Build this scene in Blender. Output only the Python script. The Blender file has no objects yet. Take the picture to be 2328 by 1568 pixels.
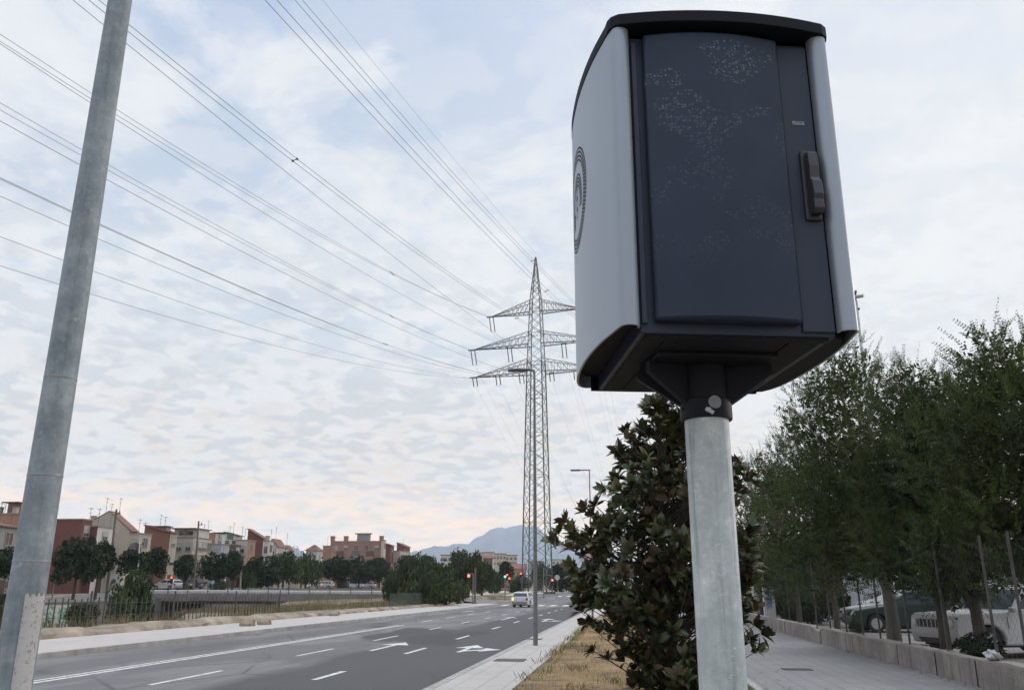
import bpy, bmesh, math, random
import numpy as np
from mathutils import Vector, Matrix
random.seed(7); RNG = np.random.default_rng(7)
SC = bpy.context.scene
COL = SC.collection
R = math.radians
# ------------------------------------------------------------------ camera
EYE = 1.6
YAW, PITCH, ROLL = R(7.66), R(16.2), R(0.2)
cam_d = bpy.data.cameras.new('camera'); cam = bpy.data.objects.new('camera', cam_d); COL.objects.link(cam)
CM = Matrix.Rotation(YAW, 4, 'Z') @ Matrix.Rotation(math.pi/2+PITCH, 4, 'X') @ Matrix.Rotation(ROLL, 4, 'Z')
cam.matrix_world = Matrix.Translation((0, 0, EYE)) @ CM
cam_d.sensor_width = 36; cam_d.lens = 1912/2328*36; cam_d.clip_end = 30000; cam_d.clip_start = 0.05
SC.camera = cam
# ------------------------------------------------------------------ world
SUN_AZ, SUN_EL = R(55), R(14)          # clockwise from +Y
W = bpy.data.worlds.new('World'); SC.world = W; W.use_nodes = True
nt = W.node_tree; nt.nodes.clear()
def wn(t, **k):
    n = nt.nodes.new(t)
    for a, b in k.items(): setattr(n, a, b)
    return n
def lk(a, b): nt.links.new(a, b)
def wmath(op, a, b=None, c=None, clamp=False):
    n = wn('ShaderNodeMath', operation=op, use_clamp=clamp)
    for i, v in enumerate((a, b, c)):
        if v is None: continue
        if isinstance(v, (int, float)): n.inputs[i].default_value = v
        else: lk(v, n.inputs[i])
    return n.outputs[0]
def wmix(f, a, b, bt='MIX'):
    n = wn('ShaderNodeMix', data_type='RGBA', blend_type=bt)
    for i, v in ((0, f), (6, a), (7, b)):
        if isinstance(v, (int, float)): n.inputs[i].default_value = v
        elif isinstance(v, tuple): n.inputs[i].default_value = (*v, 1)
        else: lk(v, n.inputs[i])
    return n.outputs[2]
def wramp(f, stops, ease='EASE'):
    n = wn('ShaderNodeValToRGB'); cr = n.color_ramp; cr.interpolation = ease
    while len(cr.elements) < len(stops): cr.elements.new(0.5)
    for e, (p, c) in zip(cr.elements, stops):
        e.position = p; e.color = (*c, 1) if isinstance(c, tuple) else (c, c, c, 1)
    lk(f, n.inputs[0]); return n.outputs[0]
sky = wn('ShaderNodeTexSky', sky_type='NISHITA', sun_disc=False)
sky.sun_elevation = SUN_EL; sky.sun_rotation = SUN_AZ; sky.air_density = 1.0; sky.dust_density = 1.0; sky.altitude = 50
tc = wn('ShaderNodeTexCoord'); sep = wn('ShaderNodeSeparateXYZ'); lk(tc.outputs['Generated'], sep.inputs[0])
dx, dy, dz = sep.outputs
zz = wmath('MAXIMUM', dz, 0.0)
den = wmath('ADD', zz, 0.20)
cmb = wn('ShaderNodeCombineXYZ'); lk(wmath('DIVIDE', dx, den), cmb.inputs[0]); lk(wmath('DIVIDE', dy, den), cmb.inputs[1])
def wnoise(scale, detail, rough, dist, off=0.0):
    m = wn('ShaderNodeMapping'); m.inputs['Location'].default_value = (off, off*1.7, off*.3); lk(cmb.outputs[0], m.inputs[0])
    n = wn('ShaderNodeTexNoise'); n.inputs['Scale'].default_value = scale; n.inputs['Detail'].default_value = detail
    n.inputs['Roughness'].default_value = rough; n.inputs['Distortion'].default_value = dist
    lk(m.outputs[0], n.inputs['Vector']); return n.outputs[0]
n_big = wnoise(1.0, 3, .5, .3, 3.1)
n_mid = wnoise(3.4, 7, .60, .35, 1.3)
n_cell = wnoise(9.5, 5, .52, .2, 7.7)
n_shade = wmath('ADD', wmath('MULTIPLY', wnoise(13, 4, .5, .25, 11.0), .66), wmath('MULTIPLY', wnoise(3.3, 3, .5, .2, 5.0), .34))
# veil of high haze, colour by height
base = wramp(zz, [(0.0, (1.75, 1.18, .84)), (.06, (1.50, 1.10, .84)), (.14, (1.0, .92, .875)), (.30, (.74, .83, .94)), (.48, (.62, .73, .90)), (.62, (.54, .66, .89))])
skys = wmix(1.0, sky.outputs[0], (.1, .1, .1), 'MULTIPLY')
col = wmix(0.12, base, skys)
# wispy large clouds high up, altocumulus cells lower down
lowm = wramp(zz, [(0.0, .75), (.10, 1.0), (.33, .95), (.50, .42), (.62, .25)])
wisp = wmath('MULTIPLY', wramp(wmath('ADD', wmath('MULTIPLY', n_mid, .75), wmath('MULTIPLY', n_big, .35)), [(.515, 0.0), (.66, 1.0)]), .85)
cell = wmath('MULTIPLY', wramp(n_cell, [(.44, 0.0), (.56, 1.0)]), lowm)
shade = wmath('MULTIPLY', wramp(n_shade, [(.485, 0.0), (.565, 1.0)]), wramp(zz, [(0.0, .10), (.07, .45), (.15, .9), (.30, .75), (.42, .25), (.55, .10)]))
col = wmix(wmath('MULTIPLY', cell, .60), col, (.94, .94, .955))
col = wmix(wisp, col, (.89, .91, .95))
col = wmix(wmath('MULTIPLY', shade, .66), col, (.61, .66, .745))
# brighter towards the hidden sun
sv = wn('ShaderNodeVectorMath', operation='DOT_PRODUCT'); lk(tc.outputs['Generated'], sv.inputs[0])
sv.inputs[1].default_value = (math.sin(SUN_AZ)*math.cos(SUN_EL+R(14)), math.cos(SUN_AZ)*math.cos(SUN_EL+R(14)), math.sin(SUN_EL+R(14)))
glow = wramp(sv.outputs['Value'], [(.35, 0.0), (.98, 1.0)])
col = wmix(wmath('MULTIPLY', glow, .58), col, (.99, .985, .985))
# overcast zenith brighter than the horizon; whole sky a little dimmer behind
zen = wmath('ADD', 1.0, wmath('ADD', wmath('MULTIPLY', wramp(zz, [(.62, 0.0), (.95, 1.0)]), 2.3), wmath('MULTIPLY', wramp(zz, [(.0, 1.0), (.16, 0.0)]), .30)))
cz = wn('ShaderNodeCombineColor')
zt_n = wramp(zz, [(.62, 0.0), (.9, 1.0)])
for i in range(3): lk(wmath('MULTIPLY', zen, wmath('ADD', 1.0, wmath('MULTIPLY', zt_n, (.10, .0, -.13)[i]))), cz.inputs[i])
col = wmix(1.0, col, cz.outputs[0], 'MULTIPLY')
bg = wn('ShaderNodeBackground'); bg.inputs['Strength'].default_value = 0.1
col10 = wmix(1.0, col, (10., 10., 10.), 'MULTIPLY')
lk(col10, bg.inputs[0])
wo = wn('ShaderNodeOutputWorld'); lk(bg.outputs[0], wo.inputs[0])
W.cycles.sampling_method = 'MANUAL'; W.cycles.sample_map_resolution = 512
# ------------------------------------------------------------------ sun, exposure
sd = bpy.data.lights.new('sun', 'SUN'); sd.energy = 1.0; sd.angle = R(14); sd.color = (1.0, .90, .80)
so = bpy.data.objects.new('sun', sd); COL.objects.link(so)
sdir = Vector((math.sin(SUN_AZ)*math.cos(SUN_EL), math.cos(SUN_AZ)*math.cos(SUN_EL), math.sin(SUN_EL)))
so.rotation_euler = sdir.to_track_quat('Z', 'Y').to_euler(); so.location = (20, 20, 40)
SC.view_settings.view_transform = 'Standard'; SC.view_settings.look = 'None'
SC.view_settings.exposure = 0.0; SC.view_settings.gamma = 1.0
SC.cycles.volume_step_rate = 5; SC.cycles.max_bounces = 6; SC.cycles.volume_bounces = 0
SC.cycles.transparent_max_bounces = 16

# ------------------------------------------------------------------ pixel helpers (photo measured at 2328 x 1568)
def ray(x, y): return (CM.to_3x3() @ Vector(((x-1164)/1912, (784-y)/1912, -1)))
def gr(x, y, z=0.0):
    d = ray(x, y); return Vector((0, 0, EYE)) + d*((z-EYE)/d.z)
def atx(x, y, X):
    d = ray(x, y); return Vector((0, 0, EYE)) + d*(X/d.x)
CF = Vector((-math.sin(YAW), math.cos(YAW), 0))
def dep(x, y, D):
    d = ray(x, y); return Vector((0, 0, EYE)) + d*(D/d.dot(CF))
# ------------------------------------------------------------------ materials
MATS = {}
def mat(name, c, rough=.75, metal=0., var=.18, scale=3., bump=0., c2=None, spec=.5, emit=None, detail=6, stretch=None, coat=0., bscale=None):
    if name in MATS: return MATS[name]
    m = bpy.data.materials.new(name); m.use_nodes = True; t = m.node_tree
    b = t.nodes['Principled BSDF']; b.inputs['Roughness'].default_value = rough; b.inputs['Metallic'].default_value = metal
    b.inputs['Specular IOR Level'].default_value = spec
    if coat: b.inputs['Coat Weight'].default_value = coat; b.inputs['Coat Roughness'].default_value = .08
    tcn = t.nodes.new('ShaderNodeTexCoord'); mp = t.nodes.new('ShaderNodeMapping'); t.links.new(tcn.outputs['Object'], mp.inputs[0])
    if stretch: mp.inputs['Scale'].default_value = stretch
    n = t.nodes.new('ShaderNodeTexNoise'); n.inputs['Scale'].default_value = scale; n.inputs['Detail'].default_value = detail; n.inputs['Roughness'].default_value = .6
    t.links.new(mp.outputs[0], n.inputs['Vector'])
    cr = t.nodes.new('ShaderNodeValToRGB'); cr.color_ramp.elements[0].position = .32; cr.color_ramp.elements[1].position = .68
    a = tuple(max(0, v*(1-var)) for v in c); d = c2 if c2 else tuple(min(1, v*(1+var)) for v in c)
    cr.color_ramp.elements[0].color = (*a, 1); cr.color_ramp.elements[1].color = (*d, 1)
    t.links.new(n.outputs[0], cr.inputs[0]); t.links.new(cr.outputs[0], b.inputs['Base Color'])
    if bump:
        n2 = t.nodes.new('ShaderNodeTexNoise'); n2.inputs['Scale'].default_value = bscale or scale*6; n2.inputs['Detail'].default_value = 4
        t.links.new(mp.outputs[0], n2.inputs['Vector'])
        bp = t.nodes.new('ShaderNodeBump'); bp.inputs['Strength'].default_value = bump; bp.inputs['Distance'].default_value = .02
        t.links.new(n2.outputs[0], bp.inputs['Height']); t.links.new(bp.outputs[0], b.inputs['Normal'])
    if emit:
        b.inputs['Emission Color'].default_value = (*emit[0], 1); b.inputs['Emission Strength'].default_value = emit[1]
    MATS[name] = m; m['bsdf'] = 1
    return m
class NG:
    """tiny node-graph helper on an existing material"""
    def __init__(s, m): s.m = m; s.t = m.node_tree; s.b = s.t.nodes['Principled BSDF']
    def n(s, ty, **k):
        x = s.t.nodes.new(ty)
        for a, v in k.items(): setattr(x, a, v)
        return x
    def put(s, sock, v):
        if isinstance(v, (int, float)): sock.default_value = v
        elif isinstance(v, tuple): sock.default_value = (*v, 1) if len(sock.default_value) == 4 and len(v) == 3 else v
        else: s.t.links.new(v, sock)
    def math(s, op, a, b=0., clamp=False):
        x = s.n('ShaderNodeMath', operation=op, use_clamp=clamp); s.put(x.inputs[0], a); s.put(x.inputs[1], b); return x.outputs[0]
    def mix(s, f, a, b, bt='MIX'):
        x = s.n('ShaderNodeMix', data_type='RGBA', blend_type=bt); s.put(x.inputs[0], f); s.put(x.inputs[6], a); s.put(x.inputs[7], b); return x.outputs[2]
    def noise(s, vec, sc, det=5, ro=.55, dist=0.):
        x = s.n('ShaderNodeTexNoise'); x.inputs['Scale'].default_value = sc; x.inputs['Detail'].default_value = det
        x.inputs['Roughness'].default_value = ro; x.inputs['Distortion'].default_value = dist; s.put(x.inputs['Vector'], vec); return x.outputs[0]
    def ramp(s, f, stops, interp='LINEAR'):
        x = s.n('ShaderNodeValToRGB'); x.color_ramp.interpolation = interp
        while len(x.color_ramp.elements) < len(stops): x.color_ramp.elements.new(.5)
        for e, (p, c) in zip(x.color_ramp.elements, stops): e.position = p; e.color = (*c, 1) if isinstance(c, tuple) else (c, c, c, 1)
        s.put(x.inputs[0], f); return x.outputs[0]
    def pos(s): return s.n('ShaderNodeNewGeometry').outputs['Position']
    def obj(s): return s.n('ShaderNodeTexCoord').outputs['Object']
    def mapv(s, v, loc=(0, 0, 0), sc=(1, 1, 1), rot=(0, 0, 0)):
        x = s.n('ShaderNodeMapping'); s.put(x.inputs[0], v); x.inputs['Location'].default_value = loc; x.inputs['Scale'].default_value = sc; x.inputs['Rotation'].default_value = rot; return x.outputs[0]
    def xyz(s, v): x = s.n('ShaderNodeSeparateXYZ'); s.put(x.inputs[0], v); return x.outputs
    def color(s, c): s.put(s.b.inputs['Base Color'], c)
    def bump(s, h, st=.3, d=.02):
        x = s.n('ShaderNodeBump'); x.inputs['Strength'].default_value = st; x.inputs['Distance'].default_value = d; s.put(x.inputs['Height'], h); s.put(s.b.inputs['Normal'], x.outputs[0])
def newmat(name, rough=.8, metal=0., spec=.5):
    m = bpy.data.materials.new(name); m.use_nodes = True; MATS[name] = m
    b = m.node_tree.nodes['Principled BSDF']; b.inputs['Roughness'].default_value = rough; b.inputs['Metallic'].default_value = metal; b.inputs['Specular IOR Level'].default_value = spec
    return NG(m)
# ------------------------------------------------------------------ objects
def tag(o, label=None, cat=None, group=None, kind=None):
    if label: o['label'] = label
    if cat: o['category'] = cat
    if group: o['group'] = group
    if kind: o['kind'] = kind
    return o
def thing(name, label, cat, loc=(0, 0, 0), rz=0., group=None):
    o = bpy.data.objects.new(name, None); COL.objects.link(o); o.location = loc; o.rotation_euler = (0, 0, rz); o.empty_display_size = .2
    return tag(o, label, cat, group)
def link(name, me, parent=None, mats=()):
    o = bpy.data.objects.new(name, me); COL.objects.link(o)
    for m in mats: me.materials.append(m)
    if parent is not None: o.parent = parent
    return o
class MB:
    def __init__(s): s.v = []; s.f = []; s.mi = []; s.cur = 0
    def add(s, vs, fs):
        k = len(s.v); s.v += [tuple(v) for v in vs]; s.f += [tuple(i+k for i in f) for f in fs]; s.mi += [s.cur]*len(fs); return s
    def box(s, x0, x1, y0, y1, z0, z1):
        return s.add([(x0, y0, z0), (x1, y0, z0), (x1, y1, z0), (x0, y1, z0), (x0, y0, z1), (x1, y0, z1), (x1, y1, z1), (x0, y1, z1)],
                     [(0, 3, 2, 1), (4, 5, 6, 7), (0, 1, 5, 4), (1, 2, 6, 5), (2, 3, 7, 6), (3, 0, 4, 7)])
    def obox(s, c, sz, M3):
        vs = []
        for z in (-.5, .5):
            for x, y in ((-.5, -.5), (.5, -.5), (.5, .5), (-.5, .5)): vs.append(Vector(c)+M3 @ Vector((x*sz[0], y*sz[1], z*sz[2])))
        return s.add(vs, [(0, 3, 2, 1), (4, 5, 6, 7), (0, 1, 5, 4), (1, 2, 6, 5), (2, 3, 7, 6), (3, 0, 4, 7)])
    def tube(s, pts, rad, n=8, cap=True):
        pts = [Vector(p) for p in pts]; rad = rad if isinstance(rad, (list, tuple)) else [rad]*len(pts); vs = []; fs = []
        for i, p in enumerate(pts):
            d = (pts[min(i+1, len(pts)-1)]-pts[max(i-1, 0)]).normalized()
            a = d.orthogonal().normalized() if i == 0 else (pa - d*pa.dot(d)).normalized()
            pa = a; b = d.cross(a)
            for k in range(n):
                t = 2*math.pi*k/n; vs.append(p+(a*math.cos(t)+b*math.sin(t))*rad[i])
        for i in range(len(pts)-1):
            for k in range(n): fs.append((i*n+k, i*n+(k+1) % n, (i+1)*n+(k+1) % n, (i+1)*n+k))
        if cap: fs += [tuple(reversed(range(n))), tuple((len(pts)-1)*n+k for k in range(n))]
        return s.add(vs, fs)
    def bar(s, p, q, w): # square bar
        return s.tube([p, q], w*.7071, 4)
    def prism(s, poly, a, b, axis='z'):
        n = len(poly)
        def P(u, v, w): return {'z': (u, v, w), 'y': (u, w, v), 'x': (w, u, v)}[axis]
        vs = [P(u, v, a) for u, v in poly]+[P(u, v, b) for u, v in poly]
        fs = [tuple(reversed(range(n))), tuple(range(n, 2*n))]+[(i, (i+1) % n, n+(i+1) % n, n+i) for i in range(n)]
        return s.add(vs, fs)
    def lathe(s, prof, n=24, c=(0, 0, 0), cap=True):
        vs = []; fs = []
        for r, z in prof:
            for k in range(n): t = 2*math.pi*k/n; vs.append((c[0]+r*math.cos(t), c[1]+r*math.sin(t), c[2]+z))
        for i in range(len(prof)-1):
            for k in range(n): fs.append((i*n+k, i*n+(k+1) % n, (i+1)*n+(k+1) % n, (i+1)*n+k))
        if cap: fs += [tuple(reversed(range(n))), tuple((len(prof)-1)*n+k for k in range(n))]
        return s.add(vs, fs)
    def mesh(s, name, off=None):
        me = bpy.data.meshes.new(name); vs = s.v
        if off is not None: vs = [(v[0]-off[0], v[1]-off[1], v[2]-off[2]) for v in vs]
        me.from_pydata(vs, [], s.f)
        me.polygons.foreach_set('material_index', s.mi); return me
    def build(s, name, m, parent=None, smooth=False, bevel=0., world=False, recalc=True, seg=2):
        off = parent.location if (world and parent is not None) else None
        me = s.mesh(name, off)
        if recalc:
            bm = bmesh.new(); bm.from_mesh(me); bmesh.ops.recalc_face_normals(bm, faces=bm.faces); bm.to_mesh(me); bm.free()
        o = link(name, me, parent, m if isinstance(m, (list, tuple)) else (m,))
        if smooth:
            me.polygons.foreach_set('use_smooth', [True]*len(me.polygons)); me.set_sharp_from_angle(angle=R(38))
        if bevel:
            b = o.modifiers.new('bevel', 'BEVEL'); b.width = bevel; b.segments = seg; b.limit_method = 'ANGLE'; b.angle_limit = R(35)
        return o
def npmesh(name, V, F, mats, parent=None, mi=None, smooth=False):
    V = np.asarray(V, dtype=np.float32).reshape(-1, 3); F = np.asarray(F, dtype=np.int32); k = F.shape[1]
    me = bpy.data.meshes.new(name); me.vertices.add(len(V)); me.vertices.foreach_set('co', V.ravel())
    me.loops.add(F.size); me.loops.foreach_set('vertex_index', F.ravel())
    me.polygons.add(len(F)); me.polygons.foreach_set('loop_start', np.arange(0, F.size, k, dtype=np.int32))
    if mi is not None: me.polygons.foreach_set('material_index', np.asarray(mi, dtype=np.int32))
    if smooth: me.polygons.foreach_set('use_smooth', np.ones(len(F), dtype=bool))
    me.update(calc_edges=True); me.validate()
    return link(name, me, parent, mats)
def copy_tree(o, parent=None):
    c = o.copy(); COL.objects.link(c)
    if parent is not None: c.parent = parent
    for ch in list(o.children): copy_tree(ch, c)
    return c
def smoothstep(a, b, x):
    t = min(1, max(0, (x-a)/(b-a))); return t*t*(3-2*t)

# ================================================================== TERRAIN
def gz(y):    # the road climbs slightly towards and past the crossing
    return .88*smoothstep(82, 140, y)+.42*smoothstep(150, 420, y)+.0*y
def channel(x, y):
    if x > -20.1: return 0.
    d = 0.
    x0 = -20.1-16.5*smoothstep(50, 70, y)*(1-smoothstep(104, 120, y))
    if x > -52.0: d = smoothstep(0, 1, (x0-x)/5.4)+.0
    return (-4.3*d-.035*max(0, min(-20.1-x, 17))*(1-d)*(1 if x > -52 else 0))*(1-smoothstep(250, 300, y))
def tz(x, y):
    z = gz(y)-.12
    if x < -17.6 and x > -52: z += .34
    if x < -52: z += .42+.5*smoothstep(82, 104, y)
    if -52 <= x < -15 and 86 < y < 112: z += .62*smoothstep(15, 21, -x)*smoothstep(86, 92, y)*(1-smoothstep(105, 112, y))
    if x > 5.75 and x < 60: z += .2
    far = smoothstep(300, 900, y)
    z += far*10*smoothstep(0, 1, .5+.5*math.sin(x*.004+1))
    return z+channel(x, y)
xs = sorted(set([-3000, -1500, -700, -350, -200, -120, -90, -70, -60, -52.01, -51.95, -47, -45, -43, -41.5, -40, -38.5, -37, -35, -33, -31, -29, -27, -25.5, -24.5, -23.5, -22.5, -21.8, -21, -20.5, -20.1, -18.5, -17.61, -17.59, -12, -8, -3.5, 0, 3, 5.7, 5.8, 8, 12, 20, 35, 60, 62, 120, 250, 600, 1400, 3000]))
ys = [-200, -60, -20, 0, 10, 20, 30, 40, 50, 60, 70, 78, 85, 92, 100, 110, 120, 130, 140, 150, 175, 200, 230, 250, 275, 300, 360, 420, 520, 700, 1000, 1800, 3200, 5000]
V = []; F = []
for y in ys:
    for x in xs: V.append((x, y, tz(x, y)))
nx = len(xs)
for j in range(len(ys)-1):
    for i in range(nx-1): F.append((j*nx+i, j*nx+i+1, (j+1)*nx+i+1, (j+1)*nx+i))
g = newmat('dry_ground', .95)
p = g.pos()
c = g.mix(g.ramp(g.noise(p, .35, 6), [(.42, 0.), (.58, 1.)]), (.20, .155, .095), (.30, .24, .165))
c = g.mix(g.ramp(g.noise(g.mapv(p, (9, 3, 0)), .16, 5), [(.5, 0.), (.62, 1.)]), c, (.075, .085, .035))
c = g.mix(g.math('MULTIPLY', g.noise(p, 9, 4), .5), c, (.12, .10, .07))
g.color(c); g.bump(g.noise(p, 6, 6), .6, .05)
tag(npmesh('ground', V, F, [g.m]), kind='structure')

# ---- sheets that follow the road's slope
def sheet(name, x0, x1, y0, y1, dz, m, top=None, nxs=1, th=0., kind='structure'):
    yy = [y0]+[y for y in [2*i for i in range(-50, 400)] if y0 < y < y1]+[y1]
    if th == 0:
        V = []; F = []
        for y in yy:
            for x in (x0, x1): V.append((x, y, gz(y)+dz))
        for j in range(len(yy)-1): F.append((2*j, 2*j+1, 2*j+3, 2*j+2))
        return tag(npmesh(name, V, F, [m]), kind=kind)
    b = MB()
    V = []
    for y in yy: z = gz(y)+dz; V += [(x0, y, z), (x1, y, z), (x1, y, z-th), (x0, y, z-th)]
    fs = []
    for j in range(len(yy)-1):
        a = 4*j
        for k in range(4): fs.append((a+k, a+(k+1) % 4, a+4+(k+1) % 4, a+4+k))
    fs += [(0, 1, 2, 3), tuple(len(V)-4+k for k in (3, 2, 1, 0))]
    b.add(V, fs); o = b.build(name, m); return tag(o, kind=kind)
# asphalt: pale worn left lanes, darker relaid right lanes and a dark patch
g = newmat('asphalt', .95, spec=.12); p = g.pos(); X, Y, Z = g.xyz(p)
wob = g.math('MULTIPLY', g.math('SUBTRACT', g.noise(g.mapv(p, sc=(1, .35, 1)), .8, 5), .5), 1.5)
xr = g.math('ADD', X, wob)
right = g.ramp(g.math('ADD', g.math('MULTIPLY', xr, .5), 4.05), [(.35, 0.), (.62, 1.)])
def band(v, a, b, s=.3):
    lo = g.math('DIVIDE', g.math('SUBTRACT', v, a), s, True); hi = g.math('DIVIDE', g.math('SUBTRACT', b, v), s, True); return g.math('MULTIPLY', lo, hi)
yw = g.math('ADD', Y, g.math('MULTIPLY', wob, 2.2))
patch = g.math('MULTIPLY', band(xr, -9.6, -5.2, .35), band(g.math('ADD', yw, g.math('MULTIPLY', X, 1.0)), 19.5, 29.0, 1.0))
col_ = g.mix(g.noise(g.mapv(p, sc=(1, .18, 1)), .9, 6, .6), (.165, .16, .162), (.27, .262, .26))
dark_ = g.mix(g.noise(g.mapv(p, sc=(1, .15, 1)), 1.1, 6, .6), (.034, .033, .037), (.062, .060, .064))
col_ = g.mix(g.math('MULTIPLY', right, .9), col_, dark_)
col_ = g.mix(g.math('MULTIPLY', patch, .95), col_, (.034, .032, .036))
opp = band(xr, -12.9, -10.9, .5)
col_ = g.mix(g.math('MULTIPLY', opp, .55), col_, (.09, .088, .095))
for tx in (-4.0, -5.1, -6.6, -7.7):          # darker wheel tracks
    tr = band(g.math('ADD', X, g.math('MULTIPLY', wob, .12)), tx-.28, tx+.28, .2)
    col_ = g.mix(g.math('MULTIPLY', tr, .16), col_, (.05, .05, .055))
crack = g.n('ShaderNodeTexVoronoi', feature='DISTANCE_TO_EDGE'); crack.inputs['Scale'].default_value = .45
g.put(crack.inputs['Vector'], g.mix(.12, g.mapv(p, sc=(1.2, .5, 1)), g.n('ShaderNodeTexNoise').outputs[1]))
cm = g.math('MULTIPLY', g.ramp(crack.outputs[0], [(.0, 1.), (.022, 0.)]), g.ramp(g.noise(p, .23), [(.42, 0.), (.55, .8)]))
col_ = g.mix(cm, col_, (.035, .034, .036))
big = g.ramp(g.noise(g.mapv(p, (3, 8, 0), (1, .3, 1)), .42, 5, .6, .6), [(.47, 0.), (.53, 1.)])
col_ = g.mix(g.math('MULTIPLY', big, .42), col_, (.07, .068, .074))
oil = g.ramp(g.noise(g.mapv(p, (1, 2, 0), (1, .5, 1)), 1.6, 5, .7), [(.60, 0.), (.70, 1.)])
col_ = g.mix(g.math('MULTIPLY', oil, .6), col_, (.04, .038, .04))
fine = g.noise(p, 60, 3, .8)
col_ = g.mix(.35, col_, g.mix(fine, (.0, .0, .0), (.34, .34, .34)))
g.color(col_); g.bump(fine, .35, .006); ASPH = g.m
# pavement of small square tiles
def paving(name, c1, c2, tile, joint=.035, stain=.35):
    g = newmat(name, .85, spec=.35); p = g.pos(); v = g.mapv(p, sc=(1/tile, 1/tile, 1/tile))
    br = g.n('ShaderNodeTexBrick', offset=.0, squash=1.); g.put(br.inputs['Vector'], v)
    br.inputs['Scale'].default_value = 1.; br.inputs['Mortar Size'].default_value = joint; br.inputs['Brick Width'].default_value = 1.; br.inputs['Row Height'].default_value = 1.
    br.inputs['Color1'].default_value = (*c1, 1); br.inputs['Color2'].default_value = (*c2, 1); br.inputs['Mortar'].default_value = (*[k*.55 for k in c1], 1)
    n1 = g.ramp(g.noise(p, .5, 6, .62), [(.36, 0.), (.66, 1.)])
    c = g.mix(g.math('MULTIPLY', n1, stain), br.outputs[0], tuple(k*.55 for k in c1))
    c = g.mix(g.math('MULTIPLY', g.ramp(g.noise(p, 3.5, 5, .6), [(.55, 0.), (.75, 1.)]), .35), c, tuple(k*.5 for k in c1))
    sp = g.noise(p, 70, 2); c = g.mix(.2, c, g.mix(sp, (.05, .05, .05), (.6, .6, .6)))
    g.color(c); g.bump(br.outputs[1], -.35, .01); return g.m
PAVE_R = paving('pavement_tiles', (.205, .20, .20), (.25, .245, .245), .30, .038, .55)
PAVE_L = paving('far_pavement', (.47, .435, .41), (.51, .475, .45), .4, .02, .22)
KERB = mat('kerb_stone', (.33, .32, .30), .85, var=.25, scale=2.5, bump=.2)
PZ = .12
sheet('road', -13.75, -3.2, -30, 600, 0, ASPH)
def ramp_sheet():
    V = []; F = []; xr_ = [-13.75, -15, -17, -19, -21, -22.4]
    for x in xr_:
        for y in (92.3, 96, 100, 103): V.append((x, y, gz(y)*(1-smoothstep(14, 21.5, -x))+.86*smoothstep(14, 21.5, -x)+.004))
    for i in range(5):
        for j in range(3): F.append((i*4+j, i*4+j+1, (i+1)*4+j+1, (i+1)*4+j))
    tag(npmesh('crossing_road', V, F, [ASPH]), kind='structure')
ramp_sheet()
sheet('crossing_road', -3.2, 40, 98, 120, .0, ASPH)
sheet('pavement', 2.0, 5.52, -10, 60, PZ, PAVE_R, th=.25)
sheet('pavement', -3.05, -1.85, -10, 96, PZ, PAVE_L, th=.25)
sheet('pavement', -17.4, -13.9, -10, 92, PZ, PAVE_L, th=.25)
sheet('pavement', -40, -14, 121, 300, PZ+.02, PAVE_L, th=.3)
sheet('kerb', -3.2, -3.052, -10, 96, PZ+.005, KERB, th=.25)
sheet('kerb', -13.898, -13.75, -10, 92, PZ+.005, KERB, th=.25)
sheet('kerb', 1.88, 1.998, -10, 60, PZ+.02, KERB, th=.25)
sheet('pavement', -3.2, 6, 122, 300, PZ, PAVE_L, th=.3)
LOT = mat('car_park_surface', (.17, .16, .15), .95, var=.3, scale=.6, bump=.4, bscale=14)
sheet('car_park', 5.85, 60, 2, 70, .13, LOT)
# ---- road markings
PAINT = newmat('road_paint', .6); g = PAINT; p = g.pos()
g.color(g.mix(g.ramp(g.noise(p, 7, 6, .7), [(.48, 0.), (.62, .85)]), (.66, .66, .66), (.22, .22, .22))); PAINT = g.m
YPAINT = mat('yellow_paint', (.55, .40, .10), .7, var=.3, scale=5)
def patchpoly(b, pts, dz=.004):
    b.add([(x, y, gz(y)+dz) for x, y in pts], [tuple(range(len(pts)))])
b = MB()
def lin(x, y0, y1, w=.11):
    yy = y0
    while yy < y1-1e-6:
        y2 = min(yy+4, y1); patchpoly(b, [(x-w/2, yy), (x+w/2, yy), (x+w/2, y2), (x-w/2, y2)]); yy = y2
lin(-10.40, 8, 40, .13); lin(-10.62, 8, 40, .10)
lin(-8.25, 14.6, 17.3); lin(-8.23, 21.3, 24.0); lin(-8.25, 28.0, 31.0); lin(-8.25, 8, 10.6)
for y in (36, 43, 50, 57, 64, 71, 78): lin(-8.25, y, y+2.2)
for y in (9.0, 15.9, 22.5, 29.3, 37, 44, 50.5, 56.5, 62.5, 68.5, 74.5): lin(-5.78, y, y+(1.7 if y < 17 else 2.3), .13)
for y in (44, 50, 57, 64): lin(-10.5, y, y+2.5)
for k in range(8):  # zebra at the crossing
    x = -13.0+k*1.25; patchpoly(b, [(x, 88), (x+.55, 88), (x+.55, 92), (x, 92)])
patchpoly(b, [(-8.2, 85.6), (-3.4, 85.6), (-3.4, 86.1), (-8.2, 86.1)])
for k in range(6): x = -10+k*1.25; patchpoly(b, [(x, 122), (x+.55, 122), (x+.55, 126), (x, 126)])
def arrow(cx, y0, L, right=False):
    w = .13
    patchpoly(b, [(cx-w/2, y0), (cx+w/2, y0), (cx+w/2, y0+L-1.3), (cx-w/2, y0+L-1.3)])
    patchpoly(b, [(cx-.42, y0+L-1.3), (cx+.42, y0+L-1.3), (cx, y0+L)])
    if right:
        patchpoly(b, [(cx+w/2, y0+.35), (cx+.46, y0+.75), (cx+.46, y0+1.15), (cx+w/2, y0+.8)])
        patchpoly(b, [(cx+.46, y0+.35), (cx+1.0, y0+1.15), (cx+.46, y0+1.75)])
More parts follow.
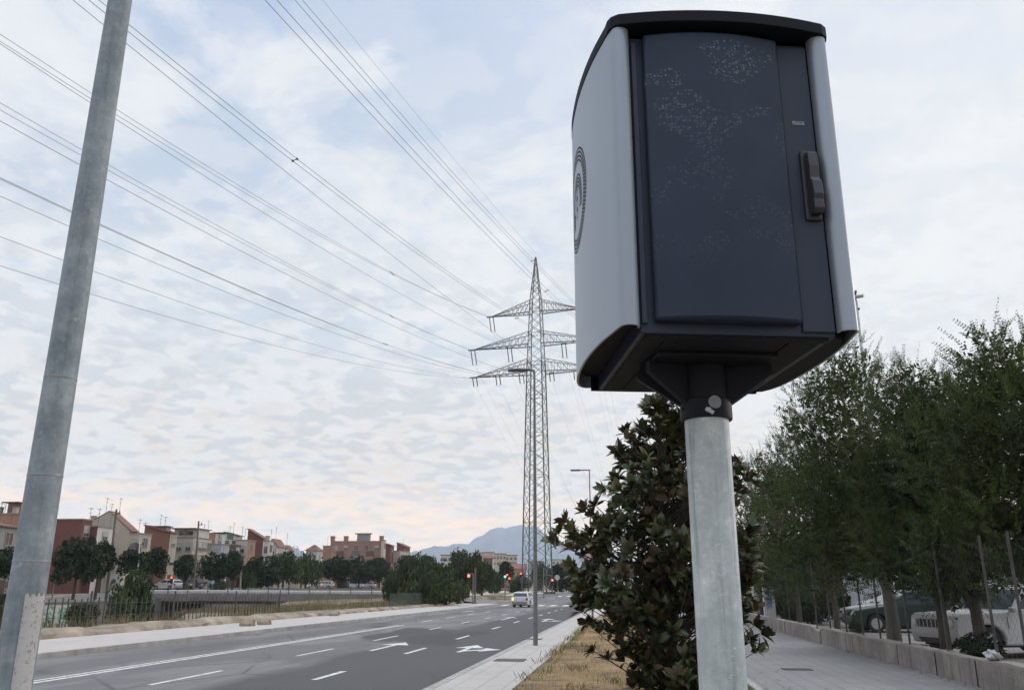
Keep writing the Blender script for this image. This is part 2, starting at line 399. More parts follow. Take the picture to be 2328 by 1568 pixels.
arrow(-6.98, 23.4, 3.8); arrow(-4.55, 23.3, 3.0, True); arrow(-7.0, 48, 5); arrow(-4.55, 46, 4.5, True); arrow(-12.2, 64, 4)
tag(b.build('road_marking', PAINT, recalc=False), kind='structure')
b = MB(); patchpoly(b, [(-13.4, 86.6), (-3.4, 86.6), (-3.4, 87.0), (-13.4, 87.0)]); patchpoly(b, [(-13.0, 93), (-3.4, 93), (-3.4, 93.3), (-13, 93.3)])
tag(b.build('yellow_road_marking', YPAINT, recalc=False), kind='structure')
# ================================================================== SPEED CAMERA
def galv(name, lo, hi, metal=.35, streak=.5, scr=.35):
    g = newmat(name, .55, metal); p = g.obj()
    vo = g.n('ShaderNodeTexVoronoi', feature='F1'); vo.inputs['Scale'].default_value = 48; g.put(vo.inputs['Vector'], g.mapv(p, sc=(1, 1, .8)))
    a = g.mix(g.ramp(g.noise(p, 5, 6, .65), [(.34, 0.), (.66, 1.)]), lo, hi)
    a = g.mix(g.math('MULTIPLY', vo.outputs['Color'], .34), a, hi)
    st = g.ramp(g.noise(g.mapv(p, sc=(14, 14, .8)), 1.6, 6, .7), [(.50, 0.), (.70, 1.)])
    a = g.mix(g.math('MULTIPLY', st, streak), a, tuple(k*.55 for k in lo))
    s1 = g.ramp(g.noise(g.mapv(p, sc=(10, 10, 46), rot=(.5, .3, 0)), 2.5, 6, .8, 1.2), [(.60, 0.), (.66, 1.)])
    a = g.mix(g.math('MULTIPLY', s1, scr), a, tuple(min(.85, k*1.7) for k in hi))
    bl = g.ramp(g.noise(p, 17, 4, .7), [(.60, 0.), (.72, 1.)])
    mt = g.ramp(g.noise(p, 11, 6, .75), [(.44, 0.), (.54, 1.)]); a = g.mix(g.math('MULTIPLY', mt, .30), a, tuple(k*.72 for k in lo))
    a = g.mix(g.math('MULTIPLY', bl, .55), a, tuple(min(.8, k*1.35) for k in hi))
    g.color(a); g.put(g.b.inputs['Roughness'], g.math('ADD', .38, g.math('MULTIPLY', g.noise(p, 9), .35)))
    g.bump(g.noise(p, 26, 6, .7), .45, .006); return g.m
GALV = galv('galvanised_bright', (.33, .39, .415), (.62, .69, .71), .1, .8, 1.0)
GALV_D = galv('galvanised_weathered', (.135, .175, .205), (.30, .345, .37), .12, .5, .45)
GALV_L = galv('lamp_galvanised', (.13, .135, .145), (.19, .195, .20), .2, .2, .0)
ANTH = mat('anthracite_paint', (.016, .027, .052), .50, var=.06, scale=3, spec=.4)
ANTH_D = mat('anthracite_shaded', (.006, .008, .014), .7, var=.15, scale=4, spec=.18)  # darker copy of the cabinet paint with the underside's shade in the colour
SILV = mat('silver_shell_paint', (.285, .325, .375), .42, metal=.45, var=.03, scale=2)
BLACKP = mat('black_plastic', (.022, .023, .028), .5, var=.1)
# dark panel with faint rings of dried paste
g = newmat('anthracite_panel', .46, spec=.28); p = g.obj()
pm = g.mapv(p, sc=(1, 1, 1)); X, Y, Z = g.xyz(p)
vo = g.n('ShaderNodeTexVoronoi', feature='F1'); vo.inputs['Scale'].default_value = 88; vo.inputs['Randomness'].default_value = .55
g.put(vo.inputs['Vector'], g.mix(.0, pm, pm)); 
cxz = g.n('ShaderNodeCombineXYZ'); g.put(cxz.inputs[0], X); g.put(cxz.inputs[1], Z); g.put(vo.inputs['Vector'], cxz.outputs[0])
ring = g.ramp(vo.outputs['Distance'], [(.20, 0.), (.27, 1.), (.36, 1.), (.44, 0.)])
blotch = g.ramp(g.noise(g.mapv(cxz.outputs[0], loc=(2.3, .9, 0), sc=(1, 1.5, 1)), 5.2, 2, .45, .5), [(.525, 0.), (.55, 1.)])
hgt = g.ramp(g.math('MULTIPLY', g.math('SUBTRACT', Z, 2.3), 1.0), [(.12, 0.), (.28, .35), (.5, .45), (.75, 1.)])
sparse = g.ramp(g.noise(cxz.outputs[0], 38, 2, .6), [(.40, 0.), (.58, 1.)])
mk = g.math('MULTIPLY', g.math('MULTIPLY', ring, blotch), g.math('MULTIPLY', hgt, g.math('MULTIPLY', sparse, .26)))
tone = g.mix(g.ramp(g.noise(p, 3.5, 4), [(.35, 0.), (.7, 1.)]), (.014, .024, .047), (.021, .033, .059))
g.color(g.mix(mk, tone, (.40, .43, .48))); g.put(g.b.inputs['Roughness'], g.math('ADD', .42, g.math('MULTIPLY', g.noise(p, 6), .12))); PANEL = g.m

SX, SY = .267, 2.737
rad = thing('speed_camera', 'dark grey roadside speed camera cabinet with silver curved sides on a thick galvanised pole', 'speed camera', (SX, SY, .05), R(11.5))
OX, OY, OZ = -.324, -.355, -.05
def rb(x0, x1, y0, y1, z0, z1): return (x0+OX, x1+OX, y0+OY, y1+OY, z0+OZ, z1+OZ)
MB().lathe([(.0705, -.2), (.0700, 2.10)], 64).build('pole', GALV, rad, smooth=True)
ZB, ZT = 2.325, 3.325
def inset_side(d): return [(-.005, .09), (-.026, .16), (-.036, .25), (-.042, .34), (-.044, .42), (-.043, .50), (-.039, .60), (-.031, .68), (-.018, .735), (.0, .770)]
body = MB().box(*rb(.045, .627, .028, .765, ZB-.010, ZT-.015)).build('body', ANTH, rad, bevel=.004)
ls = inset_side(0)
MB().prism([(x+OX, y+OY) for x, y in [(.0445, .05)]+ls+[(.0445, .775)]], ZB+.045+OZ, ZT-.02+OZ).build('side_filler', ANTH_D, rad)  # added filler, dark so the gap behind the shell reads as shade
MB().prism([(.672-x+OX, y+OY) for x, y in [(.0445, .05)]+ls+[(.0445, .775)]], ZB-.002+OZ, ZT-.02+OZ).build('side_filler', ANTH_D, rad)
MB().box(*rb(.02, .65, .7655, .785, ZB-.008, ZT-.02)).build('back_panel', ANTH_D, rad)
# underside tray with seams
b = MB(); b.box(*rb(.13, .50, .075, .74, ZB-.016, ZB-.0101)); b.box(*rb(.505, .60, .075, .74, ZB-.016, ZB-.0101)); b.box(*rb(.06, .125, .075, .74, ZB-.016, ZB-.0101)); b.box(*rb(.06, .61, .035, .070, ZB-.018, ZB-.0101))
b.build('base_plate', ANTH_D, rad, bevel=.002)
# recessed door strip + groove on the left of the bulged panel
MB().box(*rb(.526, .624, .018, .0285, ZB+.002, ZT-.03)).build('door', ANTH, rad, bevel=.003)
MB().box(*rb(.048, .066, .016, .0285, ZB+.016, ZT-.04)).build('edge_trim', ANTH, rad, bevel=.003)
# convex front panel
def arcp(x0, x1, y0, bul, n=20):
    return [(x0+(x1-x0)*i/n, y0-bul*(1-(2*i/n-1)**2)) for i in range(n+1)]
pts = [(.085, .026)]+arcp(.084, .521, -.004, .030)+[(.521, .026)]
poly = [(x+OX, y+OY) for x, y in pts]
fp = MB().prism(poly, ZB+.022+OZ, ZT-.022+OZ).build('front_panel', PANEL, rad, smooth=True, bevel=.008)
# side shells
half = [(.042, .026), (.040, .006), (.030, -.006), (.014, -.012), (-.002, -.010), (-.013, -.001), (-.020, .020), (-.030, .075), (-.045, .16), (-.055, .25), (-.061, .34), (-.063, .42), (-.062, .50), (-.058, .60), (-.050, .68), (-.038, .735), (-.024, .770), (-.008, .787), (.010, .790), (.022, .784)]
def smooth_path(P, it=2):
    for _ in range(it):
        Q = [P[0]]
        for a, c in zip(P[:-1], P[1:]): Q += [(a[0]*.75+c[0]*.25, a[1]*.75+c[1]*.25), (a[0]*.25+c[0]*.75, a[1]*.25+c[1]*.75)]
        P = Q+[P[-1]]
    return P
OUT = smooth_path(half)
def offs(P, d):
    Q = []
    for i, q in enumerate(P):
        a = P[max(i-1, 0)]; c = P[min(i+1, len(P)-1)]; tx, ty = c[0]-a[0], c[1]-a[1]; L = math.hypot(tx, ty); Q.append((q[0]+d*ty/L, q[1]-d*tx/L))
    return Q
INN = offs(OUT, .007)
for side in (0, 1):
    f = (lambda q: (q[0]+OX, q[1]+OY)) if side == 0 else (lambda q: (.672-q[0]+OX, q[1]+OY))
    o_ = [f(q) for q in OUT]; i_ = [f(q) for q in INN]; b = MB(); n = len(o_)
    for z in (ZB-.012+OZ, ZT-.004+OZ): pass
    vs = []
    for z in (ZB+.004+OZ, ZT-.004+OZ): vs += [(x, y, z) for x, y in o_]+[(x, y, z) for x, y in i_]
    fs = []
    for k in range(n-1):
        fs += [(k, k+1, 2*n+k+1, 2*n+k), (n+k, 3*n+k, 3*n+k+1, n+k+1), (k, n+k, n+k+1, k+1), (2*n+k, 2*n+k+1, 3*n+k+1, 3*n+k)]
    fs += [(0, 2*n, 3*n, n), (n-1, 2*n-1, 4*n-1, 3*n-1)]
    b.add(vs, fs); sh = b.build('side_shell', SILV, rad, smooth=True)
    if side == 0:
        # dotted fingerprint-like ring emblem cut into the shell
        acc = [0.]
        for a, c in zip(OUT[:-1], OUT[1:]): acc.append(acc[-1]+math.hypot(c[0]-a[0], c[1]-a[1]))
        def surf(sv, z):
            for k in range(len(acc)-1):
                if acc[k+1] >= sv: break
            t = (sv-acc[k])/(acc[k+1]-acc[k]); a, c = OUT[k], OUT[k+1]
            x = a[0]+(c[0]-a[0])*t; y = a[1]+(c[1]-a[1])*t; L = acc[k+1]-acc[k]
            nx_, ny_ = -(c[1]-a[1])/L, (c[0]-a[0])/L
            return (x+nx_*.0012+OX, y+ny_*.0012+OY, z+OZ)
        s0 = min(range(len(OUT)), key=lambda k: abs(OUT[k][1]-.50)); s0 = acc[s0]; z0 = 2.955
        e = MB()
        def dash(cx, cz, ang, L, w):
            ca, sa = math.cos(ang), math.sin(ang); q = []
            for u, v in ((-L/2, -w/2), (L/2, -w/2), (L/2, w/2), (-L/2, w/2)): q.append(surf(s0+cx+u*ca-v*sa, z0+cz+u*sa+v*ca))
            e.add(q, [(0, 1, 2, 3)])
        def ringd(r, a0, a1, cx=0, cz=0, step=.0135, L=.0098, w=.0074, ph=0.):
            n_ = max(3, int(abs(a1-a0)*r/step))
            for k in range(n_):
                a = a0+(a1-a0)*(k+.5+ph)/n_; dash(cx+r*math.cos(a), cz+r*math.sin(a), a+math.pi/2, L, w)
        for k, r in enumerate((.188, .174, .160, .146)): ringd(r, 0, 2*math.pi, ph=.25*k)
        for k, r in enumerate((.108, .095, .082, .069)): ringd(r, R(-38), R(205), cx=0, cz=-.015, ph=.25*k)
        for k in range(4): ringd(.05+.010*k, R(-20), R(35), cx=.012, cz=-.065, step=.012)
        for (cx, cz, r) in ((0, .025, .024), (0, -.012, .026), (-.004, -.052, .022)): ringd(r, 0, 2*math.pi, cx, cz,   .0095, .006, .004); ringd(r-.009, 0, 2*math.pi, cx, cz,   .0095, .006, .004)
        e.build('emblem', mat('emblem_black', (.006, .006, .008), .8, var=0., spec=.1), sh, recalc=False)
# roof
o2 = [(-.016, .000), (-.024, .020)]+[q for q in OUT[2:-2] if q[1] > .045]
roofp = [(x-.002, y-.003) for x, y in o2]
right_ = [(.672-x+.002, y-.003) for x, y in reversed(o2)]
front_ = [(.672-.004-(.664)*i/16, -.020-.040*(1-(2*i/16-1)**2)) for i in range(0, 17)]
back_ = [(.01+.65*i/8, .79+.01*(1-(2*i/8-1)**2)) for i in range(1, 8)]
poly = [(x+OX, y+OY) for x, y in roofp+back_+right_+front_]
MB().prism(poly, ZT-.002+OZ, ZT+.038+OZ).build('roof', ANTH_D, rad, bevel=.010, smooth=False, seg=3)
# handle on the door edge
hd = MB().box(*rb(.566, .618, .006, .0178, 2.68, 2.915)).build('handle_plate', BLACKP, rad, bevel=.009, seg=3)
b = MB(); b.prism([(a+OY, c+OZ) for a, c in [(.006, 2.905), (-.016, 2.900), (-.022, 2.85), (-.018, 2.81), (-.030, 2.795), (-.036, 2.75), (-.030, 2.735), (-.032, 2.705), (-.020, 2.692), (.006, 2.695)]], .578+OX, .610+OX, 'x')
b.build('handle', mat('handle_grey', (.028, .030, .040), .45, var=.1), hd, bevel=.004, smooth=False)
MB().box(*rb(.556, .594, .0165, .0179, 3.01, 3.024)).build('worn_sticker', mat('worn_sticker', (.17, .18, .21), .7, var=.5, scale=60), rad)
# underside bracket
BR = mat('bracket_black', (.008, .010, .017), .6, var=.15, scale=12, spec=.22)
MB().lathe([(.0712, 2.075), (.081, 2.075), (.0825, 2.08), (.0825, 2.135), (.080, 2.138), (.0745, 2.138), (.0745, 2.246), (.09, 2.247)], 56).build('collar', BR, rad, smooth=True)
b = MB(); b.box(-.19, .19, -.17, .17, 2.2477, 2.2585)
b.build('mounting_plate', BR, rad, bevel=.003)
for k in range(4):
    a = R((10, 170, 200, 340)[k]); M3 = Matrix.Rotation(a, 3, 'Z')
    prof = [(.066, 2.125), (.084, 2.125), (.215, 2.215), (.215, 2.2475), (.066, 2.2475)]
    b = MB(); vs = [M3 @ Vector((r, t, z)) for t in (-.012, .012) for r, z in prof]; n = 5
    b.add(vs, [tuple(range(n)), tuple(reversed(range(n, 2*n)))]+[(i, (i+1) % n, n+(i+1) % n, n+i) for i in range(n)])
    b.build('gusset', BR, rad)
# round plug and clamp screw on the collar
def on_cyl(r, ang, z): return Vector((r*math.cos(ang), r*math.sin(ang), z))
b = MB(); AC = R(-86)
vs = [on_cyl(.0838, AC, 2.12)]+[on_cyl(.0838, AC+.0215*math.cos(t)/.0838, 2.12+.0205*math.sin(t)) for t in [2*math.pi*k/28 for k in range(28)]]
b.add(vs, [(0, 1+k, 1+(k+1) % 28) for k in range(28)]); b.build('round_sticker', mat('grey_sticker', (.20, .21, .24), .6, var=.15, scale=40), rad)
b = MB(); b.tube([on_cyl(.088, AC-.36, 2.098), on_cyl(.092, AC-.12, 2.083)], .0065, 10); b.tube([on_cyl(.089, AC-.30, 2.096), on_cyl(.090, AC-.24, 2.091)], .0085, 8)
b.build('clamp_screw', GALV, rad)
b = MB(); b.tube([on_cyl(.080, R(190), 2.11), on_cyl(.086, R(190), 2.11)], .006, 8); b.build('bolt', BR, rad)

# ================================================================== STREET LAMPS
LAMPHEAD = mat('lamp_head_grey', (.10, .105, .11), .5, var=.1)
def lamp(x, y, H, label, thick=1., head='flat', m=GALV_L, rz=0.):
    t = thing('street_lamp', label, 'street lamp', (x, y, gz(y)+.1), rz, 'street lamps along the kerb')
    r = lambda z: thick*(.090-(.090-.044)*z/H)
    pl = MB().lathe([(r(z), z) for z in [H*i/12 for i in range(13)]], 40).build('pole', m, t, smooth=True)
    for z in (1.62, 2.02, 2.50): b = MB(); b.lathe([(r(z)+.0005, z-.006), (r(z)+.002, z), (r(z)+.0005, z+.006)], 40); b.build('seam', mat('weld_seam', (.24, .26, .28), .5, .3, var=.2), pl, smooth=True)
    MB().lathe([(.16*thick, 0), (.16*thick, .02), (r(0)+.002, .021)], 20).build('base_flange', m, t)
    b = MB(); b.box(-.05, .05, -r(1)*1.04, -r(1)*.6, .45, .95); b.build('access_door', m, t, bevel=.004)
    if head == 'cobra':
        b = MB(); b.tube([(0, 0, H-.05), (-.02, 0, H+.02), (-.12, 0, H+.06)], [.045, .045, .04], 12); b.build('arm', m, t, smooth=True)
        prof = [(-.08, .0, .035), (-.2, .0, .075), (-.45, 0, .13), (-.7, 0, .12), (-.82, 0, .05)]
        b = MB(); vs = []
        for x_, _, w in prof:
            for k in range(12): a = 2*math.pi*k/12; vs.append((x_, w*math.cos(a), H+.06+.055*math.sin(a)*(w/.13)**.5))
        fs = [(i*12+k, i*12+(k+1) % 12, (i+1)*12+(k+1) % 12, (i+1)*12+k) for i in range(4) for k in range(12)]+[tuple(range(12)), tuple(48+k for k in range(12))]
        b.add(vs, fs); b.build('lamp_head', LAMPHEAD, t, smooth=True)
    else:
        b = MB(); b.box(-.62, .05, -.035, .035, H-.03, H+.03); b.build('arm', m, t, bevel=.01)
        b = MB(); b.box(-1.05, -.5, -.13, .13, H-.04, H+.035); b.build('lamp_head', LAMPHEAD, t, bevel=.02)
    return t
p1 = atx(62, 1340, -2.78)
near = lamp(-2.78, p1.y, 8.0, 'thick galvanised lamp post at the left edge with torn white paper pasted on it', .99, 'cobra', GALV_D)
# torn paper pasted on the pole
g = newmat('torn_paper', .85); p = g.obj(); g.color(g.mix(g.ramp(g.noise(p, 45, 5, .8), [(.54, 0.), (.60, .8)]), (.42, .42, .42), (.16, .17, .18))); PAP = g.m
b = MB(); a0 = math.atan2(-p1.y, 2.78); rr = .0905
for i in range(10):
    aa = a0-.05+i*.105; ab = aa+.105
    z1 = 1.47+.012*math.sin(i*2.3); z1b = 1.47+.012*math.sin((i+1)*2.3); zl, zlb = 1.02+.03*math.sin(i*1.9), 1.02+.03*math.sin((i+1)*1.9)
    q = [(rr*math.cos(a), rr*math.sin(a), z) for a, z in ((aa, zl), (ab, zlb), (ab, z1b), (aa, z1))]
    b.add(q, [(0, 1, 2, 3)])
b.build('pasted_paper', PAP, near, recalc=False)
q = gr(1205, 1465, .12); lamp(-2.62, 24.6, 7.85, 'grey lamp post on the pavement edge standing in front of the pylon', .72, 'cobra')
q = dep(1346, 1340, 47); z_ = dep(1340, 1068, 47).z
lamp(q.x, q.y, z_-.1, 'slim grey lamp post with L-shaped arm rising behind the magnolia', .62, 'flat')

# ================================================================== PYLON + CABLES
STEEL = mat('lattice_steel', (.085, .09, .09), .6, .3, var=.25, scale=.6)
D = 150.
PT = dep(1219, 577, D); PB = dep(1226, 1349, D); AX = Vector((PT.x-.1, PT.y, 0))
phi = R(-17); e_ = -CF; U = Vector((e_.x*math.cos(phi)-e_.y*math.sin(phi), e_.x*math.sin(phi)+e_.y*math.cos(phi), 0))   # towards the camera side
A_ = Vector((-U.y, U.x, 0))                                     # along the arms
if A_.x < 0: A_ = -A_
def lvl(y): return dep(1221, y, D).z
zt = {'low': lvl(848), 'mid': lvl(784), 'top': lvl(711)}; zu = {'low': lvl(818), 'mid': lvl(756), 'top': lvl(684)}
def ony(x, y):   # point of the arm plane seen at a pixel
    d = ray(x, y); n = U; c0 = Vector((0, 0, EYE)); return c0 + d*((AX-c0).dot(n)/d.dot(n))
Z0 = gz(150)
pyl = thing('electricity_pylon', 'tall steel lattice pylon with three pairs of cross-arms beyond the road', 'pylon', (AX.x, AX.y, Z0))
def hw(z):
    z -= 0
    if z < zt['low']: return 2.15-(2.15-1.42)*(z-Z0)/(zt['low']-Z0)
    if z < zu['top']: return 1.42-(1.42-.92)*(z-zt['low'])/(zu['top']-zt['low'])
    return max(.06, .92*(1-(z-zu['top'])/(PT.z-zu['top'])))
def corner(k, z): s = [(-1, -1), (1, -1), (1, 1), (-1, 1)][k % 4]; h = hw(z); return Vector((AX.x, AX.y, z))+A_*s[0]*h+U*s[1]*h
b = MB(); z = Z0; lev = [Z0]
while z < PT.z-1.2: z += max(1.1, hw(z)*1.45); lev.append(min(z, PT.z))
for k in range(4):
    for i in range(len(lev)-1): b.bar(corner(k, lev[i]), corner(k, lev[i+1]), .20 if lev[i] < zt['low'] else .14)
    b.box(*(lambda c: (c.x-.5, c.x+.5, c.y-.5, c.y+.5, Z0-.5, Z0+.35))(corner(k, Z0)))
for i in range(len(lev)-1):
    for k in range(4):
        a, c = lev[i], lev[i+1]; w = .075 if a < zt['low'] else .06
        b.bar(corner(k, a), corner(k+1, c), w); b.bar(corner(k+1, a), corner(k, c), w)
        if i % 3 == 0: b.bar(corner(k, c), corner(k+1, c), w)
b.build('lattice_tower', STEEL, pyl, world=True)
TIPS = {'top': (1117, 716), 'mid': (1075, 793), 'low': (1079, 855)}
ARM = {}
INS = mat('insulator_green_glass', (.045, .085, .075), .3, var=.1)
for nm in ('top', 'mid', 'low'):
    tp = ony(*TIPS[nm]); L = abs((tp-AX).dot(A_)); ARM[nm] = L
    for sgn in (-1, 1):
        b = MB(); tip = Vector((AX.x, AX.y, zt[nm]))+A_*sgn*L
        h0, h1 = hw(zt[nm]), hw(zu[nm]); N = 9
        def lowp(s, f): return Vector((AX.x, AX.y, zt[nm]))+A_*sgn*(h0+(L-h0)*f)+U*s*h0*(1-f)
        def upp(s, f): return Vector((AX.x, AX.y, zu[nm]+(zt[nm]-zu[nm])*f))+A_*sgn*(h1+(L-h1)*f)+U*s*h1*(1-f)
        for s in (-1, 1):
            b.bar(lowp(s, 0), lowp(s, 1), .13); b.bar(upp(s, 0), upp(s, 1), .10)
            for k in range(N): b.bar(lowp(s, k/N), upp(s, k/N), .05); b.bar(upp(s, k/N), lowp(s, (k+1)/N), .05)
        for k in range(N):
            b.bar(lowp(-1, k/N), lowp(1, (k+1)/N), .05); b.bar(lowp(1, k/N), lowp(-1, (k+1)/N), .05); b.bar(upp(-1, k/N), upp(1, (k+1)/N), .045)
        b.bar(tip-A_*sgn*.2, tip+A_*sgn*.9, .22)
        b.build('cross_arm', STEEL, pyl, world=True)
FARDIR = (dep(1420, 1180, 420)-Vector((AX.x, AX.y, 30))); FARDIR.z = 0; FARDIR.normalize()
hang = {'top': [1.0], 'mid': [1.0, .42], 'low': [1.0, .62, .24]}
for nm in hang:
    for f in hang[nm]:
        for sgn in (-1, 1):
            P0 = Vector((AX.x, AX.y, zt[nm]-.1))+A_*sgn*ARM[nm]*f
            ln = 2.9 if nm != 'low' else 1.7
            b = MB()
            for o_ in (-.38, .38):
                q0 = P0+A_*o_; q1 = q0+FARDIR*ln*.62+Vector((0, 0, -ln*.80)); pts = []; rads = []
                for k in range(25): pts.append(q0.lerp(q1, k/24)); rads.append(.05 if k % 2 else .13)
                b.tube(pts, rads, 6)
            b.tube([P0+A_*-.5, P0+A_*.5], .07, 5)
            b.build('insulator', INS, pyl, world=True)
CAB = mat('cable_aluminium', (.20, .215, .235), .6, .2, var=.05)
def cab_fit(P, ex, ey):
    d = ray(ex, ey); det = U.x*(-d.y)-(-d.x)*U.y
    s = ((-P.x)*(-d.y)-(-d.x)*(-P.y))/det
    t = (U.x*(-P.y)-U.y*(-P.x))/det
    return s, EYE+t*d.z
CABI = [0]
def cable(P, ex, ey, label, L=300., r=.021, spacer=None, smax=None):
    s, z = cab_fit(P, ex, ey)
    S = (P.z-z)/(4*(s/L)*(1-s/L)); S = max(2.0, min(16, S)) if spacer != 'raw' else S
    dz_end = 0
    # keep the crossing exact: tilt the far support if the sag was clamped
    zz_ = P.z-4*S*(s/L)*(1-s/L); dz_end = (z-zz_)/(s/L)
    pts = []
    for k in range(61):
        q = L*.62*k/60; pts.append(Vector((P.x, P.y, 0))+U*q+Vector((0, 0, P.z-4*S*(q/L)*(1-q/L)+dz_end*q/L)))
    b = MB(); b.tube(pts, r, 5); o = b.build('power_cable', CAB, None, smooth=True, recalc=False)
    tag(o, label, 'power cable', 'power cables running to the pylon'); CABI[0] += 1
    print('cable', label, 's=%.0f z=%.1f S=%.1f dz=%.1f' % (s, z, S, dz_end))
    def at(q): return Vector((P.x, P.y, 0))+U*q+Vector((0, 0, P.z-4*S*(q/L)*(1-q/L)+dz_end*q/L))
    return o, at
def armp(nm, f): return Vector((AX.x, AX.y, zt[nm]-.15))+A_*f*ARM[nm]
def pair(nm, f, e1, e2, label, sp=()):
    o1, a1 = cable(armp(nm, f)+A_*-.2, *e1, 'left cable of the '+label); o2, a2 = cable(armp(nm, f)+A_*.2, *e2, 'right cable of the '+label)
    for q in sp:
        b = MB(); c1, c2 = a1(q), a2(q)
        b.tube([c1, c2], .035, 6)
        for c in (c1, c2): b.obox(c, (.12, .22, .12), Matrix.Identity(3))
        b.build('cable_spacer', STEEL, o2)
cable(PT, 733, 0, 'thin single earth cable running from the very top of the pylon', r=.015)
pair('top', 1.0, (670, 0), (687, 0), 'pair from the right tip of the top cross-arm', (34,))
pair('mid', 1.0, (602, 0), (629, 0), 'pair from the right tip of the middle cross-arm', (40,))
pair('mid', .42, (201, 0), (224, 0), 'pair from the inner right hanger of the middle cross-arm', (30, 92))
cable(armp('low', .24), 165, 0, 'single cable from the inner right hanger of the lowest cross-arm')
pair('top', -1.0, (0, 78), (0, 94), 'pair from the left tip of the top cross-arm', (44,))
cable(armp('mid', -.42), 0, 100, 'single cable from the inner left hanger of the middle cross-arm')
pair('mid', -1.0, (0, 234), (0, 250), 'pair from the left tip of the middle cross-arm', (36,))
cable(armp('low', -.24), 0, 275, 'single cable from the inner left hanger of the lowest cross-arm')
pair('low', -.62, (0, 404), (0, 407), 'pair from the middle left hanger of the lowest cross-arm', (48,))
cable(armp('low', -.62)+A_*-1, 0, 446, 'single cable beside the twin one of the lowest cross-arm')
cable(armp('low', -1.0)+A_*.2, 0, 538, 'upper of the two cables from the left tip of the lowest cross-arm')
cable(armp('low', -1.0)+A_*-.2, 0, 604, 'lower of the two cables from the left tip of the lowest cross-arm')
for nm in hang:
    for f in hang[nm]:
        for sgn in (-1, 1):
            ln = 2.9 if nm != 'low' else 1.7
            P = Vector((AX.x, AX.y, zt[nm]-.1))+A_*sgn*ARM[nm]*f+FARDIR*ln*.62+Vector((0, 0, -ln*.8))
            pts = [P+FARDIR*(280*k/30)+Vector((0, 0, -28*(k/30)-4*7*(k/30)*(1-k/30))) for k in range(31)]
            b = MB(); b.tube(pts, .014, 4); o = b.build('power_cable', CAB, None, recalc=False)
            w1 = {'top': 'top', 'mid': 'middle', 'low': 'lowest'}[nm]; w2 = {1.0: 'tip', .42: 'inner hanger', .62: 'middle hanger', .24: 'inner hanger'}[f]
            tag(o, 'cable leading away behind the pylon from the %s %s of the %s cross-arm' % ('left' if sgn < 0 else 'right', w2, w1), 'power cable', 'power cables beyond the pylon')
# ================================================================== FOLIAGE
def leafmat(name, a, b, rough=.6, trans=.0, spec=.3, scale=1.2):
    g = newmat(name, rough, spec=spec); p = g.obj()
    c = g.mix(g.ramp(g.noise(p, scale, 3), [(.38, 0.), (.62, 1.)]), a, b)
    c = g.mix(g.ramp(g.noise(p, scale*.55, 2, .5), [(.40, .55), (.60, 0.)]), c, tuple(k*.45 for k in a))
    wh = g.n('ShaderNodeTexWhiteNoise', noise_dimensions='3D')
    vm = g.n('ShaderNodeVectorMath', operation='SNAP'); g.put(vm.inputs[0], p); vm.inputs[1].default_value = (.11, .11, .11); g.put(wh.inputs[0], vm.outputs[0])
    c = g.mix(g.math('MULTIPLY', wh.outputs[0], .5), c, tuple(k*.5 for k in a)); g.color(c)
    if trans: 
        tr = g.n('ShaderNodeBsdfTranslucent'); g.put(tr.inputs[0], tuple(min(1, k*1.6) for k in b)); mx = g.n('ShaderNodeMixShader'); mx.inputs[0].default_value = trans
        out = [n for n in g.t.nodes if n.type == 'OUTPUT_MATERIAL'][0]
        g.t.links.new(g.b.outputs[0], mx.inputs[1]); g.t.links.new(tr.outputs[0], mx.inputs[2]); g.t.links.new(mx.outputs[0], out.inputs[0])
    return g.m
BARK = mat('bark', (.075, .062, .05), .9, var=.35, scale=9, bump=.6, stretch=(1, 1, .3))
BARK_P = mat('bark_pale', (.15, .14, .125), .9, var=.3, scale=6, bump=.6, stretch=(1, 1, .25))
MAG_G = leafmat('magnolia_leaf_green', (.046, .066, .022), (.105, .125, .050), .32, spec=.5)
MAG_B = leafmat('magnolia_leaf_brown', (.080, .048, .026), (.135, .085, .045), .55)
def unit(v): return v/np.maximum(np.linalg.norm(v, axis=-1, keepdims=True), 1e-9)
def rosette_leaves(C, N, nl, L, rng, lo=.35, hi=1.0, w=.30):
    """C centres (n,3), N axis (n,3): nl folded elliptical leaves each -> V,F(4)"""
    n = len(C); C = np.repeat(C, nl, 0); N = np.repeat(N, nl, 0); m = len(C)
    rnd = unit(rng.normal(size=(m, 3))); T = unit(rnd-N*np.sum(rnd*N, 1, keepdims=True))
    k = rng.uniform(lo, hi, (m, 1)); Dr = unit(T*k+N*np.sqrt(np.maximum(0, 1-k*k*.8)))
    S = unit(np.cross(Dr, N)); U_ = np.cross(S, Dr); ln = L*rng.uniform(.5, 1.15, (m, 1)); wd = ln*w*rng.uniform(.8, 1.15, (m, 1)); droop = rng.uniform(-.05, .28, (m, 1))
    fold = wd*rng.uniform(.1, .5, (m, 1))
    P = lambda t, s, f: C+Dr*ln*t+S*wd*s+U_*(-droop*ln*t*t*1.1+f*fold)
    V = np.stack([P(.04, 0, 0), P(.38, -.5, .5), P(.38, 0, 0), P(.38, .5, .5), P(.72, -.42, .42), P(.72, 0, 0), P(.72, .42, .42), P(1., 0, 0)], 1)
    fq = np.array([[0, 2, 1, 1], [0, 3, 2, 2], [1, 2, 5, 4], [2, 3, 6, 5], [4, 5, 7, 7], [5, 6, 7, 7]])
    return V, m
